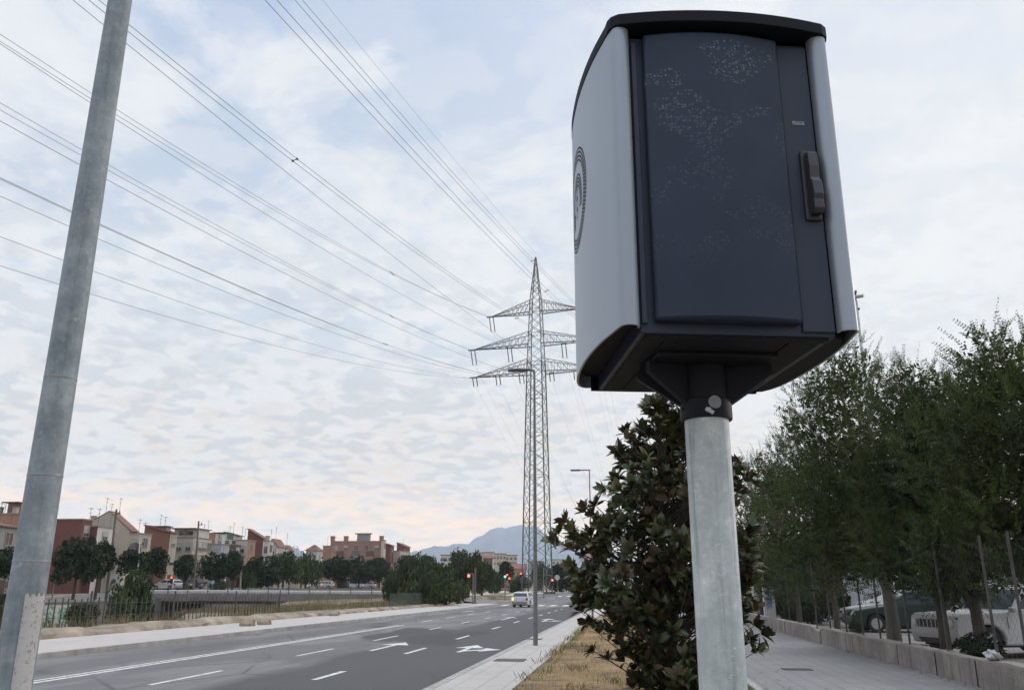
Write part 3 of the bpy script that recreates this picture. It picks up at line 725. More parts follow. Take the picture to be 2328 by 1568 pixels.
def leaf_mesh(name, V, m, mats, mi_leaf, parent):
    tri = np.array([[0, 2, 1], [0, 3, 2], [1, 2, 5], [1, 5, 4], [2, 3, 6], [2, 6, 5], [4, 5, 7], [5, 6, 7]])
    F = (np.arange(m)[:, None, None]*8+tri[None]).reshape(-1, 3)
    return npmesh(name, V.reshape(-1, 3), F, mats, parent, np.repeat(mi_leaf, 8))
# magnolia behind the camera pole
mD = 12.3; mc = dep(1512, 1340, mD); MX, MY = mc.x, mc.y
mag = thing('magnolia_tree', 'dense bushy magnolia with glossy dark and brown leaves growing in the dry grass strip', 'tree', (MX, MY, .05))
rng = np.random.default_rng(3)
prof = [(1590, 1480, 1560), (1540, 1450, 1620), (1500, 1435, 1640), (1450, 1395, 1675), (1400, 1352, 1695), (1340, 1318, 1715), (1290, 1322, 1725), (1240, 1325, 1745), (1190, 1345, 1735), (1150, 1375, 1722), (1100, 1398, 1700), (1060, 1420, 1650), (1020, 1415, 1610), (990, 1425, 1585), (960, 1465, 1560), (938, 1490, 1540)]
pr = []
for y, xl, xr_ in prof:
    a, c = dep(xl, y, mD), dep(xr_, y, mD); ctr = (a+c)/2; pr.append((a.z-.05, (c-a).length/2, (ctr-Vector((MX, MY, 0))).dot(Vector((math.cos(YAW), math.sin(YAW), 0)))))
pr = np.array(pr)
RX = np.array([math.cos(YAW), math.sin(YAW), 0])
def magpt(n, inner):
    out = []
    while len(out) < n:
        z = rng.uniform(pr[0, 0]+.05, pr[-1, 0]+.05); r = np.interp(z, pr[:, 0], pr[:, 1]); off = np.interp(z, pr[:, 0], pr[:, 2])
        if rng.uniform() > (r/1.45)**1.3+.12: continue
        a = rng.uniform(0, 2*math.pi); lump = 1+.10*math.sin(3*a+z*2.3)+.10*math.sin(5*a-z*4.1)
        q = rng.uniform(.0, .75) if inner else rng.uniform(.68, 1.0)
        rr = r*q*lump*(1 if inner else 1)
        out.append((RX[0]*off+rr*math.cos(a), RX[1]*off+rr*math.sin(a), z, off))
    return np.array(out)
def clumps(n, inner, per, sp):
    C_ = magpt(n, inner); out = []
    for c_ in C_:
        k = rng.integers(per-3, per+4); q = rng.normal(size=(k, 3)); q /= np.linalg.norm(q, axis=1, keepdims=True); q = q*rng.uniform(.25, 1, (k, 1))**.5*sp*rng.uniform(.7, 1.25)
        for v in q: out.append((c_[0]+v[0], c_[1]+v[1], max(.12, c_[2]+v[2]*.85), c_[3]))
    return np.array(out)
A = clumps(78, False, 9, .27); B_ = clumps(52, True, 9, .34)

ext = []
for (x, y, D_) in [(1288, 1188, 12.2), (1262, 1225, 12.2), (1272, 1240, 12.4), (1300, 1215, 12.3), (1330, 1165, 12.3), (1355, 1150, 12.2), (1345, 1175, 12.4), (1330, 1160, 12.1), (1695, 1080, 12.2), (1702, 1100, 12.3), (1690, 1125, 12.2), (1500, 945, 12.3), (1515, 955, 12.3), (1490, 968, 12.2), (1428, 1000, 12.2), (1440, 1010, 12.3), (1445, 1030, 12.4), (1425, 1045, 12.3), (1520, 990, 12.3), (1540, 1000, 12.4), (1320, 1390, 12.2), (1312, 1380, 12.3), (1335, 1418, 12.2), (1690, 1388, 12.2), (1350, 1480, 12.1), (1385, 1500, 12.2), (1270, 1215, 12.2), (1318, 1235, 12.3), (1480, 950, 12.4)]:
    q = dep(x, y, D_); ext.append((q.x-MX, q.y-MY, q.z-.05, 0))
A = np.vstack([A, np.array(ext)])
def crown_axis(P, tilt=.75):
    c = np.stack([P[:, 3]*RX[0], P[:, 3]*RX[1], P[:, 2]-.7], 1); d = unit(P[:, :3]-c); d = unit(d+np.array([0, 0, tilt*.6])+rng.normal(size=d.shape)*.45); return d
V1, m1 = rosette_leaves(A[:, :3], crown_axis(A), 14, .20, rng, .3, 1.15, .42)
V2, m2 = rosette_leaves(B_[:, :3], crown_axis(B_), 10, .20, rng, .4, 1.0, .36)
VV = np.concatenate([V1, V2]); mm = m1+m2
grp = np.repeat(rng.uniform(size=len(A)+len(B_)), np.r_[np.full(len(A), 14), np.full(len(B_), 10)])
mi = (rng.uniform(size=mm) < np.where(grp < .25, .5, .12)).astype(int)
leaf_mesh('crown', VV, mm, (MAG_G, MAG_B), mi, mag)
b = MB(); b.tube([(0, 0, -.2), (.03, .02, .8), (-.02, .0, 1.8), (.0, .03, 2.9), (.0, .0, 3.9)], [.085, .07, .055, .035, .012], 9)
for P in list(A[::2])+list(B_[::3])+list(A[-29:]):
    z0 = max(.3, P[2]-rng.uniform(.35, .9)); s = Vector((P[3]*RX[0]*.3, P[3]*RX[1]*.3, z0)); e = Vector(P[:3]); md = s.lerp(e, .5)+Vector((0, 0, -.08))
    b.tube([s, md, e], [.013, .009, .005], 4, cap=False)
b.build('trunk', BARK, mag, recalc=False)

# pinnate-leaved trees along the wall on the right
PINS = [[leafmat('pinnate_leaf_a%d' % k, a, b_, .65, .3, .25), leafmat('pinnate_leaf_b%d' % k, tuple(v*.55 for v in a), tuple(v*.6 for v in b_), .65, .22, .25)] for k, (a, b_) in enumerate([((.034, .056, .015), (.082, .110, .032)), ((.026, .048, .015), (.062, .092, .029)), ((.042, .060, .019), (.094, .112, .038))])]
def pinnate_crown(rng, blobs, n_tw, leafL=.05, twL=(.3, .6), inner=500):
    """blobs: (cx,cy,cz,rx,ry,rz)"""
    bl = np.array(blobs); vol = bl[:, 3]*bl[:, 4]*bl[:, 5]; idx = rng.choice(len(bl), n_tw, p=vol**.75/np.sum(vol**.75))
    d = unit(rng.normal(size=(n_tw, 3))); q = rng.uniform(.35, 1.0, (n_tw, 1))**.42
    P = bl[idx, :3]+d*q*bl[idx, 3:]
    ax = unit(d*.8+np.array([0, 0, .75])+rng.normal(size=d.shape)*.35)
    nl = 11; t = np.linspace(.08, 1, nl)
    L = rng.uniform(*twL, (n_tw, 1)); side = unit(np.cross(ax, rng.normal(size=ax.shape))); bend = unit(np.cross(ax, side))
    Vs = []
    for sgn in (-1, 1):
        for k in range(nl):
            c = P+ax*L*t[k]+bend*L*.22*t[k]**2
            out = unit(side*sgn+ax*.55+rng.normal(size=ax.shape)*.22); up = unit(np.cross(out, ax)); w_ = unit(np.cross(out, up)); l_ = leafL*(1.1-.5*t[k])*rng.uniform(.8, 1.25, (n_tw, 1))
            Vs.append(np.stack([c, c+out*l_*.55+w_*l_*.26, c+out*l_*1.2, c+out*l_*.55-w_*l_*.26], 1))
    V = np.concatenate(Vs); F = (np.arange(len(V))[:, None]*4+np.arange(4)[None])
    tw = np.stack([P-ax*L*.1, P+ax*L*.5+bend*L*.05+side*.004, P+ax*L+bend*L*.22, P+ax*L*.5+bend*L*.05-side*.004], 1)
    k0 = len(V)
    # inner clumps of larger leaf sprays that close the middle of the crown
    ii = rng.choice(len(bl), inner, p=vol/np.sum(vol)); di = unit(rng.normal(size=(inner, 3))); Pi = bl[ii, :3]+di*rng.uniform(0, .82, (inner, 1))**.5*bl[ii, 3:]
    nI = 14; Ci = np.repeat(Pi, nI, 0)+rng.normal(size=(inner*nI, 3))*.14
    a_ = unit(rng.normal(size=Ci.shape)); b_ = unit(np.cross(a_, rng.normal(size=Ci.shape))); l_ = rng.uniform(.05, .11, (len(Ci), 1))
    Vi = np.stack([Ci-a_*l_, Ci-b_*l_*.4, Ci+a_*l_, Ci+b_*l_*.4], 1)
    VV = np.concatenate([V, tw, Vi]); F = np.arange(len(VV)*4).reshape(-1, 4)
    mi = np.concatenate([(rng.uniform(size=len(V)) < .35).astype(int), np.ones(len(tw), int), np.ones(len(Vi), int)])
    return VV.reshape(-1, 3), F, mi
def rtree(px, y, H, W_, label, seed, trunk_m=BARK, lean=0., lowz=1.32, x=None, n=1150, inner=540, sc=1.0, tr=.1):
    rng = np.random.default_rng(seed); P = Vector((x if x is not None else 6.7, y, .13))
    t = thing('pinnate_leaved_tree', label, 'tree', P, 0, 'leafy trees behind the low wall')
    bl = []
    for k in range(9):
        a = rng.uniform(0, 2*math.pi); rr = rng.uniform(.15, .62)*W_; z = rng.uniform(lowz+.55, H-1.0)
        s = W_*rng.uniform(.36, .55); bl.append((rr*math.cos(a)+lean*z*.2, rr*math.sin(a), z, s, s, s*rng.uniform(.8, 1.15)))
    for k in range(5):
        a = rng.uniform(0, 2*math.pi); rr = rng.uniform(.35, .75)*W_; s = W_*rng.uniform(.26, .36); bl.append((rr*math.cos(a)+lean*.3, rr*math.sin(a), lowz+rng.uniform(.55, 1.0), s, s, .75))
    bl.append((lean*.6, 0, (H+lowz)/2, W_*.6, W_*.6, (H-lowz)*.38)); bl.append((lean, .1, H-.75, W_*.33, W_*.33, .75)); bl.append((lean-.5*W_*.5, .1, H-1.2, W_*.3, W_*.3, .7))
    V, F, mi = pinnate_crown(rng, bl, int(n), .062*sc, (.30, .62), inner)
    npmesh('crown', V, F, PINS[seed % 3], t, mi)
    b = MB(); b.tube([(0, 0, -.3), (.02, .01, .8), (.05*lean, 0, lowz), (.3*lean, 0, lowz+1.1)], [tr*1.25, tr, tr*.85, tr*.5], 9)
    for q in bl[:9]:
        s = Vector((.1*lean, 0, rng.uniform(.75, 1.0)*lowz)); e = Vector(q[:3]); b.tube([s, s.lerp(e, .5)+Vector((0, 0, .18)), e], [tr*.5, tr*.3, tr*.12], 6, cap=False)
    b.build('trunk', trunk_m, t, recalc=False)
    return t
def wx(px, X=6.7): return atx(px, 1340, X).y
rtree(0, wx(2360, 6.9), 6.2, 2.1, 'leafy tree at the right edge with feathery shoots against the sky', 21, x=6.9, n=1500, tr=.11)
rtree(0, wx(2205, 6.9)+.4, 6.2, 2.0, 'feathery dark green tree with a forked dark trunk beside the white off-road car', 22, x=7.1, n=1400, tr=.12, lean=-.2)
rtree(0, wx(2132, 6.7), 6.6, 2.1, 'dark green tree whose thin trunk stands before the white off-road car front', 23, x=6.7, lowz=1.6, n=1300, tr=.11)
rtree(0, wx(2020, 6.7), 8.2, 3.0, 'tallest broad leafy tree with thick pale grey trunk crossing the dark green car', 24, BARK_P, x=6.7, lowz=1.8, lean=-.5, tr=.17, n=2600, inner=800)
rtree(0, 31.0, 7.5, 2.4, 'leafy tree leaning over the pavement before the silver parked car', 25, x=6.9, lean=-.5, n=1300, inner=330)
rtree(0, 37.0, 7.3, 2.3, 'spreading green tree above the cracked far part of the low wall', 26, x=6.8, lean=-.3, n=1100, inner=300)
rtree(0, 43.0, 6.9, 2.3, 'small round tree beside the blue-painted gate pillar', 27, x=7.4, n=1000, sc=1.15, inner=280)
rtree(0, 50.0, 7.2, 2.6, 'farthest leafy tree of the right row, beyond the gate pillars', 28, x=7.2, n=900, sc=1.3, inner=300)

# generic far crowns: irregular clumps of leaf cards
FARL = [leafmat('street_tree_leaf', (.016, .032, .014), (.034, .056, .024), .8, scale=.9), leafmat('bush_leaf', (.042, .068, .024), (.078, .112, .040), .8, scale=.7), leafmat('willow_leaf', (.050, .070, .030), (.088, .112, .046), .7, scale=.5)]
def card_crown(seed, n, size, squash=.85, lumps=17, spiky=0.):
    rng = np.random.default_rng(seed); bl = []
    for k in range(lumps):
        d = unit(rng.normal(size=3)); r = rng.uniform(.20, .52); bl.append((*(d*np.array([1, 1, squash])*(1-r)*.95), r))
    bl.append((0, 0, 0, .55)); bl = np.array(bl); w = bl[:, 3]**2; idx = rng.choice(len(bl), n, p=w/w.sum())
    d = unit(rng.normal(size=(n, 3))); q = rng.uniform(.2, 1, (n, 1))**.35
    P = bl[idx, :3]+d*q*bl[idx, 3:]*np.array([1, 1, squash]); P[:, 2] += np.where(rng.uniform(size=n) < spiky, rng.uniform(0, .25, n), 0)
    a = unit(rng.normal(size=(n, 3))+d*.4); 
    if spiky: a = unit(a*.6+np.array([0, 0, 1.]))
    b_ = unit(np.cross(a, rng.normal(size=(n, 3)))); l_ = size*rng.uniform(.5, 1.3, (n, 1))
    V = np.stack([P-a*l_, P-b_*l_*.5, P+a*l_, P+b_*l_*.5], 1).reshape(-1, 3)
    return V, np.arange(n*4).reshape(-1, 4)
CROWNS = {}
def crown_me(kind, v):
    k = (kind, v)
    if k not in CROWNS:
        V, F = card_crown(100+v*7+kind, (2600, 3000, 3000)[kind], (.085, .075, .08)[kind], (.82, .95, .95)[kind], spiky=(0, .25, .5)[kind]); V = V-np.array([0, 0, (np.percentile(V[:, 2], 98)+np.percentile(V[:, 2], 2))/2]); V[:, :2] /= np.percentile(np.abs(V[:, :2]), 98.5); V[:, 2] /= np.percentile(np.abs(V[:, 2]), 98.5)
        o = npmesh('crown', V, F, [FARL[kind]]); CROWNS[k] = o.data; bpy.data.objects.remove(o)
    return CROWNS[k]
TM = MB().tube([(0, 0, -.5), (.03, .02, .5), (0, 0, 1)], [.5, .42, .3], 7)
def ftree(px, ytop, ybot, hwpx, label, X=None, D_=None, kind=0, z0=None, group='street trees along the far bank', name='street_tree', cat='tree', trunk=True, v=None):
    P = atx(px, 1340, X) if X is not None else dep(px, 1340, D_)
    Dp = Vector((P.x, P.y, 0)).dot(CF); zt_ = dep(px, ytop, Dp).z; zb_ = dep(px, ybot, Dp).z; w = hwpx/1991*Dp
    z0 = tz(P.x, P.y) if z0 is None else z0
    t = thing(name, label, cat, (P.x, P.y, z0), 0, group)
    o = bpy.data.objects.new('crown', crown_me(kind, random.randrange(4) if v is None else v)); COL.objects.link(o); o.parent = t
    o.location = (0, 0, (zt_+zb_)/2-z0); o.scale = (w, w, (zt_-zb_)/2); o.rotation_euler = (0, 0, random.uniform(0, 6.28))
    if trunk:
        h = max(.5, (zt_+zb_)/2-z0); b = MB(); b.tube([(0, 0, -.4), (.05, .02, h*.5), (0, 0, h)], [.17, .14, .09], 7); b.build('trunk', BARK, t, recalc=False)
    return t
XT = -56.
ftree(20, 1246, 1312, 42, 'dark round tree at the far left edge, left of the thick near pole', XT)
ftree(168, 1226, 1322, 50, 'large dark round tree in front of the red brick wall', XT, v=0)
ftree(218, 1234, 1312, 32, 'dark tree joined to the big round one, below the gabled house', XT+.8)
ftree(293, 1250, 1305, 30, 'round tree between the leaning wooden post and the white pole', XT)
ftree(342, 1246, 1309, 30, 'round dark tree in front of the red end wall right of the white pole', XT)
ftree(420, 1261, 1315, 28, 'small round tree before the beige apartment building', XT)
ftree(482, 1258, 1318, 36, 'dark tree right of the second wooden post', XT)
ftree(527, 1253, 1314, 26, 'dark tree in front of the pale blue house', XT+.5)
ftree(592, 1268, 1333, 38, 'wide dark tree left of the parked white van', XT)
ftree(642, 1257, 1326, 44, 'tall leafy tree standing above the parked white van', XT, kind=1, v=1)
ftree(694, 1260, 1328, 36, 'leafy tree in front of the small white house with hipped roof', XT, kind=1, v=2)
ftree(768, 1268, 1322, 38, 'dark tree before the left part of the pink apartment block', XT)
ftree(815, 1266, 1325, 34, 'dark tree before the middle of the pink apartment block', XT)
ftree(862, 1268, 1322, 32, 'dark tree at the right corner of the pink apartment block', XT)
ftree(925, 1263, 1325, 36, 'dark rounded tree behind the bushes at the bridge end', XT)
ftree(968, 1264, 1325, 30, 'dark tree at the right end of the far bank row', XT)
ftree(560, 1300, 1338, 20, 'low green shrub at the kerb of the far bank street', XT+1.5, kind=1, name='bush', cat='bush', trunk=False)
ftree(496, 1318, 1340, 20, 'low rounded shrub beside the far bank guard rail', XT+1.5, kind=1, name='bush', cat='bush', trunk=False)
ftree(1008, 1290, 1338, 22, 'dark low tree behind the bushes left of the red signal', D_=150, group='trees beyond the crossing')
ftree(1058, 1252, 1345, 38, 'tall feathery tree behind the large red signal', D_=118, kind=2, group='trees beyond the crossing', v=3)
ftree(1095, 1278, 1348, 30, 'green tree right of the tall feathery one', D_=116, kind=1, group='trees beyond the crossing')
ftree(1148, 1276, 1320, 19, 'round dark tree just above the green signal', D_=175, group='trees beyond the crossing')
ftree(1125, 1300, 1347, 22, 'low green tree behind the green signal post', D_=135, kind=1, group='trees beyond the crossing')
ftree(1170, 1318, 1347, 22, 'low shrubby tree beyond the white moving car', D_=150, kind=1, group='trees beyond the crossing')
ftree(1185, 1308, 1345, 20, 'shrubby tree left of the pylon foot', D_=210, kind=2, group='trees beyond the crossing')
ftree(1232, 1282, 1340, 24, 'bare-topped grey tree seen through the pylon legs', D_=190, kind=2, group='trees beyond the crossing')
ftree(1272, 1283, 1345, 30, 'green tree behind the round sign right of the pylon', D_=200, group='trees beyond the crossing')
ftree(1310, 1290, 1345, 28, 'tree beyond the crossing next to the magnolia edge', D_=205, kind=1, group='trees beyond the crossing')
ftree(1345, 1285, 1345, 30, 'tree beyond the crossing hidden in part by the magnolia', D_=190, kind=1, group='trees beyond the crossing')
for (px, yt, yb, hw_, D_, kd, lab) in [(905, 1300, 1368, 34, 88, 1, 'rounded green bush where the bridge meets the road'), (950, 1266, 1372, 46, 84, 2, 'tall spiky bush at the middle of the bush clump'), (1002, 1284, 1372, 42, 84, 1, 'broad green bush behind the green mesh fence'), (1038, 1318, 1368, 26, 86, 2, 'small bush at the right end of the bush clump'), (975, 1300, 1375, 40, 80, 1, 'low front bush of the clump beside the road')]:
    ftree(px, yt, yb, hw_, lab, D_=D_, kind=kd, group='bushes at the bridge end', name='bush', cat='bush', trunk=False)
ftree(300, 1302, 1420, 47, 'large round shrub growing from the river bed beside the bridge', D_=66, kind=1, group=None, name='bush', cat='bush', trunk=False, v=0)
ftree(12, 1352, 1430, 30, 'dark shrub beside the fence at the far left edge', D_=44, kind=1, group=None, name='bush', cat='bush', trunk=False, v=1)
ftree(195, 1372, 1432, 34, 'low green shrub inside the fence right of the near pole', D_=45, kind=2, group=None, name='bush', cat='bush', trunk=False, v=2)
ftree(2215, 1440, 1505, 50, 'scraggly bush behind the low wall at the foot of the right trees', D_=16, kind=0, group=None, name='bush', cat='bush', trunk=False, v=3)
ftree(1938, 1408, 1446, 14, 'dry brown bush at the nose of the dark green car', D_=31, kind=2, group=None, name='bush', cat='bush', trunk=False, v=1)

for i, (x, y, h, w_, lab) in enumerate([(8.2, 41.5, 2.6, 1.5, 'dark hedge bush left of the silver car'), (9.0, 46.5, 3.2, 1.8, 'dark hedge bush behind the silver car'), (15.5, 57, 4.6, 3.0, 'broad dark bush above the ribbed sheet fence'), (23, 57, 4.4, 3.2, 'dark bush at the right end of the ribbed sheet fence'), (11.5, 60, 5.0, 2.8, 'dark tree mass rising left of the ribbed sheet fence')]):
    t = thing('hedge_bush', lab, 'bush', (x, y, .1), 0, 'dark bushes round the car park'); o = bpy.data.objects.new('crown', crown_me(0, i % 4)); COL.objects.link(o); o.parent = t; o.location = (0, 0, h/2); o.scale = (w_, w_, h/2)
    q = MB(); q.tube([(0, 0, -.1), (0, 0, h*.6)], [.09, .04], 6); q.build('stem', BARK, t)
# ================================================================== GRASS
STRAW = [mat('straw_grass', (.44, .31, .16), .9, var=.35, scale=1.2), mat('green_grass', (.085, .12, .03), .9, var=.35, scale=2), mat('tan_grass', (.22, .17, .10), .9, var=.3, scale=1)]
def grass(name, P, h, mats, green, label, lean=.7):
    rng = np.random.default_rng(len(P)); n = len(P); P = np.asarray(P); h = h*rng.uniform(.4, 1.3, (n, 1)); a = rng.uniform(0, 6.283, n)
    dr = np.stack([np.cos(a), np.sin(a), np.zeros(n)], 1); b_ = rng.uniform(0, 6.283, n); ln = np.stack([np.cos(b_), np.sin(b_), np.zeros(n)], 1)*rng.uniform(0, lean, (n, 1))*h
    w = np.maximum(.004, h*.035)
    V = np.stack([P-dr*w, P+dr*w, P+dr*w*.6+ln*.45+np.array([0, 0, 1])*h*.6, P+ln+np.array([0, 0, 1])*h], 1).reshape(-1, 3)
    o = npmesh(name, V, np.arange(n*4).reshape(-1, 4), mats, None, green); return tag(o, label, 'grass', kind='stuff')
g = newmat('dry_lawn', .95); p = g.pos(); X, Y, Z = g.xyz(p)
c = g.mix(g.ramp(g.noise(p, 1.1, 6, .65), [(.38, 0.), (.62, 1.)]), (.42, .29, .15), (.29, .20, .10))
c = g.mix(g.ramp(g.noise(g.mapv(p, (5, 1, 0)), 1.9, 5, .6), [(.56, 0.), (.7, .8)]), c, (.115, .115, .045))
edge = g.math('ADD', g.ramp(g.math('ADD', X, g.math('MULTIPLY', g.noise(p, 2), .5)), [(0., 0.), (1., 1.)]), 0.)
gr_ = g.ramp(g.math('SUBTRACT', g.math('ADD', X, g.math('MULTIPLY', g.noise(p, 1.5), .9)), 1.15), [(.35, 0.), (.75, 1.)])
c = g.mix(g.ramp(g.noise(g.mapv(p, (2, 7, 0)), .8, 5, .7), [(.50, 0.), (.60, .8)]), c, (.17, .125, .085))
c = g.mix(g.math('MULTIPLY', gr_, .85), c, (.07, .095, .03))
gl = g.ramp(g.math('SUBTRACT', g.math('MULTIPLY', g.noise(p, 1.7), .8), g.math('ADD', X, 2.0)), [(.15, 0.), (.4, 1.)])
c = g.mix(g.math('MULTIPLY', gl, .6), c, (.12, .13, .05))
c = g.mix(g.math('MULTIPLY', g.noise(p, 30, 3, .8), .4), c, (.10, .07, .04)); g.color(c); g.bump(g.noise(p, 25, 5, .8), .8, .04)
sheet('verge', -1.86, 1.89, -10, 58, .10, g.m)
rng = np.random.default_rng(9)
n = 62000; yy = 4+rng.uniform(0, 1, n)**1.5*42; xx = rng.uniform(-1.84, 1.87, n)
keep = (np.sin(xx*2.1+yy*.9)+np.sin(xx*4.3-yy*1.7)+rng.normal(size=n)*1.2) > -.9; xx, yy = xx[keep], yy[keep]
gm = ((xx+rng.normal(size=len(xx))*.3 > 1.35) | ((xx < -1.55) & (rng.uniform(size=len(xx)) < .5)) | (rng.uniform(size=len(xx)) < .06)).astype(int)
grass('grass', np.stack([xx, yy, np.full(len(xx), .09)], 1), .055, STRAW, gm, 'short dry straw-coloured grass of the strip around the magnolia')
def litter_leaves(name, P, sz, m_, label):
    rng = np.random.default_rng(17); n = len(P); P = np.asarray(P); a = rng.uniform(0, 6.283, n); u = np.stack([np.cos(a), np.sin(a), rng.uniform(-.25, .25, n)], 1)*sz*rng.uniform(.6, 1.3, (n, 1)); v = np.stack([-np.sin(a), np.cos(a), rng.uniform(-.3, .3, n)], 1)*sz*.45
    V = np.stack([P-u, P-v, P+u, P+v], 1).reshape(-1, 3); return tag(npmesh(name, V, np.arange(n*4).reshape(-1, 4), [m_]), label, 'leaves', kind='stuff')
DLEAF = mat('dry_leaf', (.16, .095, .045), .8, var=.5, scale=4)
q_ = rng.normal(size=1500); yl = rng.uniform(7, 45, 1500); xl_ = np.where(rng.uniform(size=1500) < .75, 5.50-np.abs(q_)*.16, 2.05+np.abs(q_)*.8); xl_ = np.clip(xl_, 2.03, 5.5)
litter_leaves('fallen_leaves', np.stack([xl_, yl, np.full(1500, PZ+.012)], 1), .028, DLEAF, 'dry leaves blown along the low wall and the right pavement')
ml = rng.normal(size=(420, 2))*np.array([.9, 1.1])+np.array([MX, MY]); ml = ml[(ml[:, 0] > -1.8) & (ml[:, 0] < 1.8)]
litter_leaves('magnolia_litter', np.stack([ml[:, 0], ml[:, 1], np.full(len(ml), .135)], 1), .075, MAG_B, 'big brown fallen leaves under the magnolia')
# weeds along the edge of the strip
n = 1500; cl = rng.uniform(10, 45, 60); yy = cl[rng.integers(0, 60, n)]+rng.normal(size=n)*.22; xx = -1.84+rng.normal(size=n)*.10
grass('weeds', np.stack([xx, yy, np.full(n, .10)], 1), .13, STRAW, (rng.uniform(size=n) < .6).astype(int), 'tufts of weeds along the pavement edge of the strip', .9)
n = 3600; cl = np.stack([rng.uniform(-1.7, 1.8, 70), rng.uniform(9, 44, 70)], 1); k_ = rng.integers(0, 70, n); xy = cl[k_]+rng.normal(size=(n, 2))*np.array([.13, .2]); xy[:, 0] = np.clip(xy[:, 0], -1.83, 1.86)
grass('weeds', np.stack([xy[:, 0], xy[:, 1], np.full(n, .10)], 1), .12, [STRAW[1], STRAW[2]], (rng.uniform(size=n) < .5).astype(int), 'scattered green and dry weed tufts in the grass strip', .9)
# river bank grass
n = 46000; yy = rng.uniform(22, 100, n); xx = -18.9-rng.uniform(0, 1, n)**1.2*np.where(yy > 52, 20, 8)
zz_ = np.array([tz(a, b2) for a, b2 in zip(xx, yy)]); dens = np.where((yy < 50) & (xx < -19.9), -3., 0.)+np.sin(xx*1.1+yy*.35)+np.sin(yy*.8)+rng.normal(size=n)*.9; keep = (dens > -.6) & ((xx < -20.2) | (rng.uniform(size=n) < .45)); xx, yy, zz_ = xx[keep], yy[keep], zz_[keep]
grass('bank_grass', np.stack([xx, yy, zz_], 1), .38, [STRAW[2], STRAW[1]], (rng.uniform(size=len(xx)) < .28).astype(int), 'tall dry grass on the near river bank behind the fence', .5)
# ================================================================== LOW WALL, FENCE, GATE ON THE RIGHT
g = newmat('old_wall_concrete', .92); p = g.pos(); X, Y, Z = g.xyz(p)
c = g.mix(g.ramp(g.noise(p, 1.3, 6, .65), [(.36, 0.), (.64, 1.)]), (.155, .14, .125), (.26, .24, .215))
st = g.ramp(g.noise(g.mapv(p, sc=(1, 2.6, .25)), 2.2, 5, .7), [(.52, 0.), (.66, 1.)]); c = g.mix(g.math('MULTIPLY', st, .6), c, (.075, .065, .058))
c = g.mix(g.ramp(g.noise(p, 3.1, 5, .7), [(.62, 0.), (.70, .7)]), c, (.36, .33, .30))
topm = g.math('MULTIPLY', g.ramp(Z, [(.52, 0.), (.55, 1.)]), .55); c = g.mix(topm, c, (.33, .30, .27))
g.color(c); g.bump(g.noise(p, 9, 6, .7), .8, .03); WALLM = g.m
rngp = random.Random(5)
wl = thing('low_wall', 'low weathered concrete wall between the pavement and the car park', 'wall', (5.62, 10, PZ))
b = MB(); y = 2.0; k = 0
pts = []
while y < 45.5:
    pts.append((y, .44+rngp.uniform(-.02, .02)-(.10 if 27 < y < 28.2 else 0)-(.14 if 36 < y < 37 else 0), rngp.uniform(-.012, .012))); y += .42
vs = []
for y, h, dx_ in pts:
    vs += [(5.53+dx_, y, PZ-.2), (5.53+dx_*1.4, y, PZ+h), (5.74, y, PZ+h+.005), (5.74, y, PZ-.2)]
fs = [(4*i+k_, 4*i+(k_+1) % 4, 4*i+4+(k_+1) % 4, 4*i+4+k_) for i in range(len(pts)-1) for k_ in range(4)]+[(0, 1, 2, 3), tuple(4*(len(pts)-1)+k_ for k_ in (3, 2, 1, 0))]
b.add(vs, fs); b.build('wall', WALLM, wl, world=True)
b = MB()
for yy in (8.3, 11.2, 15.4, 17.3, 19.6, 23.3, 27.0, 33.0): b.box(5.520, 5.53, yy, yy+.018, PZ, PZ+.40)
MBm = mat('dark_crack', (.03, .027, .025), .95)
tag(b.build('crack', MBm, wl, world=True), kind='stuff')
FPOST = mat('fence_post_grey', (.065, .063, .06), .7, .2, var=.35, scale=6)
fen = thing('chain_link_fence', 'rusty chain-link fence with leaning round posts standing on the low wall', 'fence', (5.66, 10, PZ+.4))
for (xb, yb, xt, yt) in [(2403, 1530, 2400, 0), (2312, 1507, 2275, 1275), (2246, 1480, 2232, 1330), (2138, 1459, 2120, 1300), (2054, 1446, 2045, 1290), (1990, 1440, 1980, 1325), (1952, 1425, 1935, 1290), (1916, 1412, 1905, 1318), (1880, 1408, 1868, 1310), (1850, 1400, 1838, 1320), (1816, 1394, 1806, 1320), (1790, 1388, 1782, 1322)]:
    P = atx(xb, 1340, 5.66); le = random.uniform(-.05, .05)
    MB().tube([(5.66, P.y, PZ+.38), (5.66-.02+le*.3, P.y+le, PZ+2.35)], .022, 10).build('post', FPOST, fen, world=True, smooth=True)
b = MB(); zb, z1 = PZ+.47, PZ+2.25; stp = .17
for k in range(int((44-5)/stp)):
    y = 5+k*stp; h = z1-zb
    for s in (-1, 1): b.add([(5.66, y, zb), (5.66, y+.006, zb), (5.66, y+s*h+.006, z1), (5.66, y+s*h, z1)], [(0, 1, 2, 3)])
o = b.build('wire_mesh', mat('wire', (.06, .06, .06), .7, .1), fen, world=True, recalc=False)
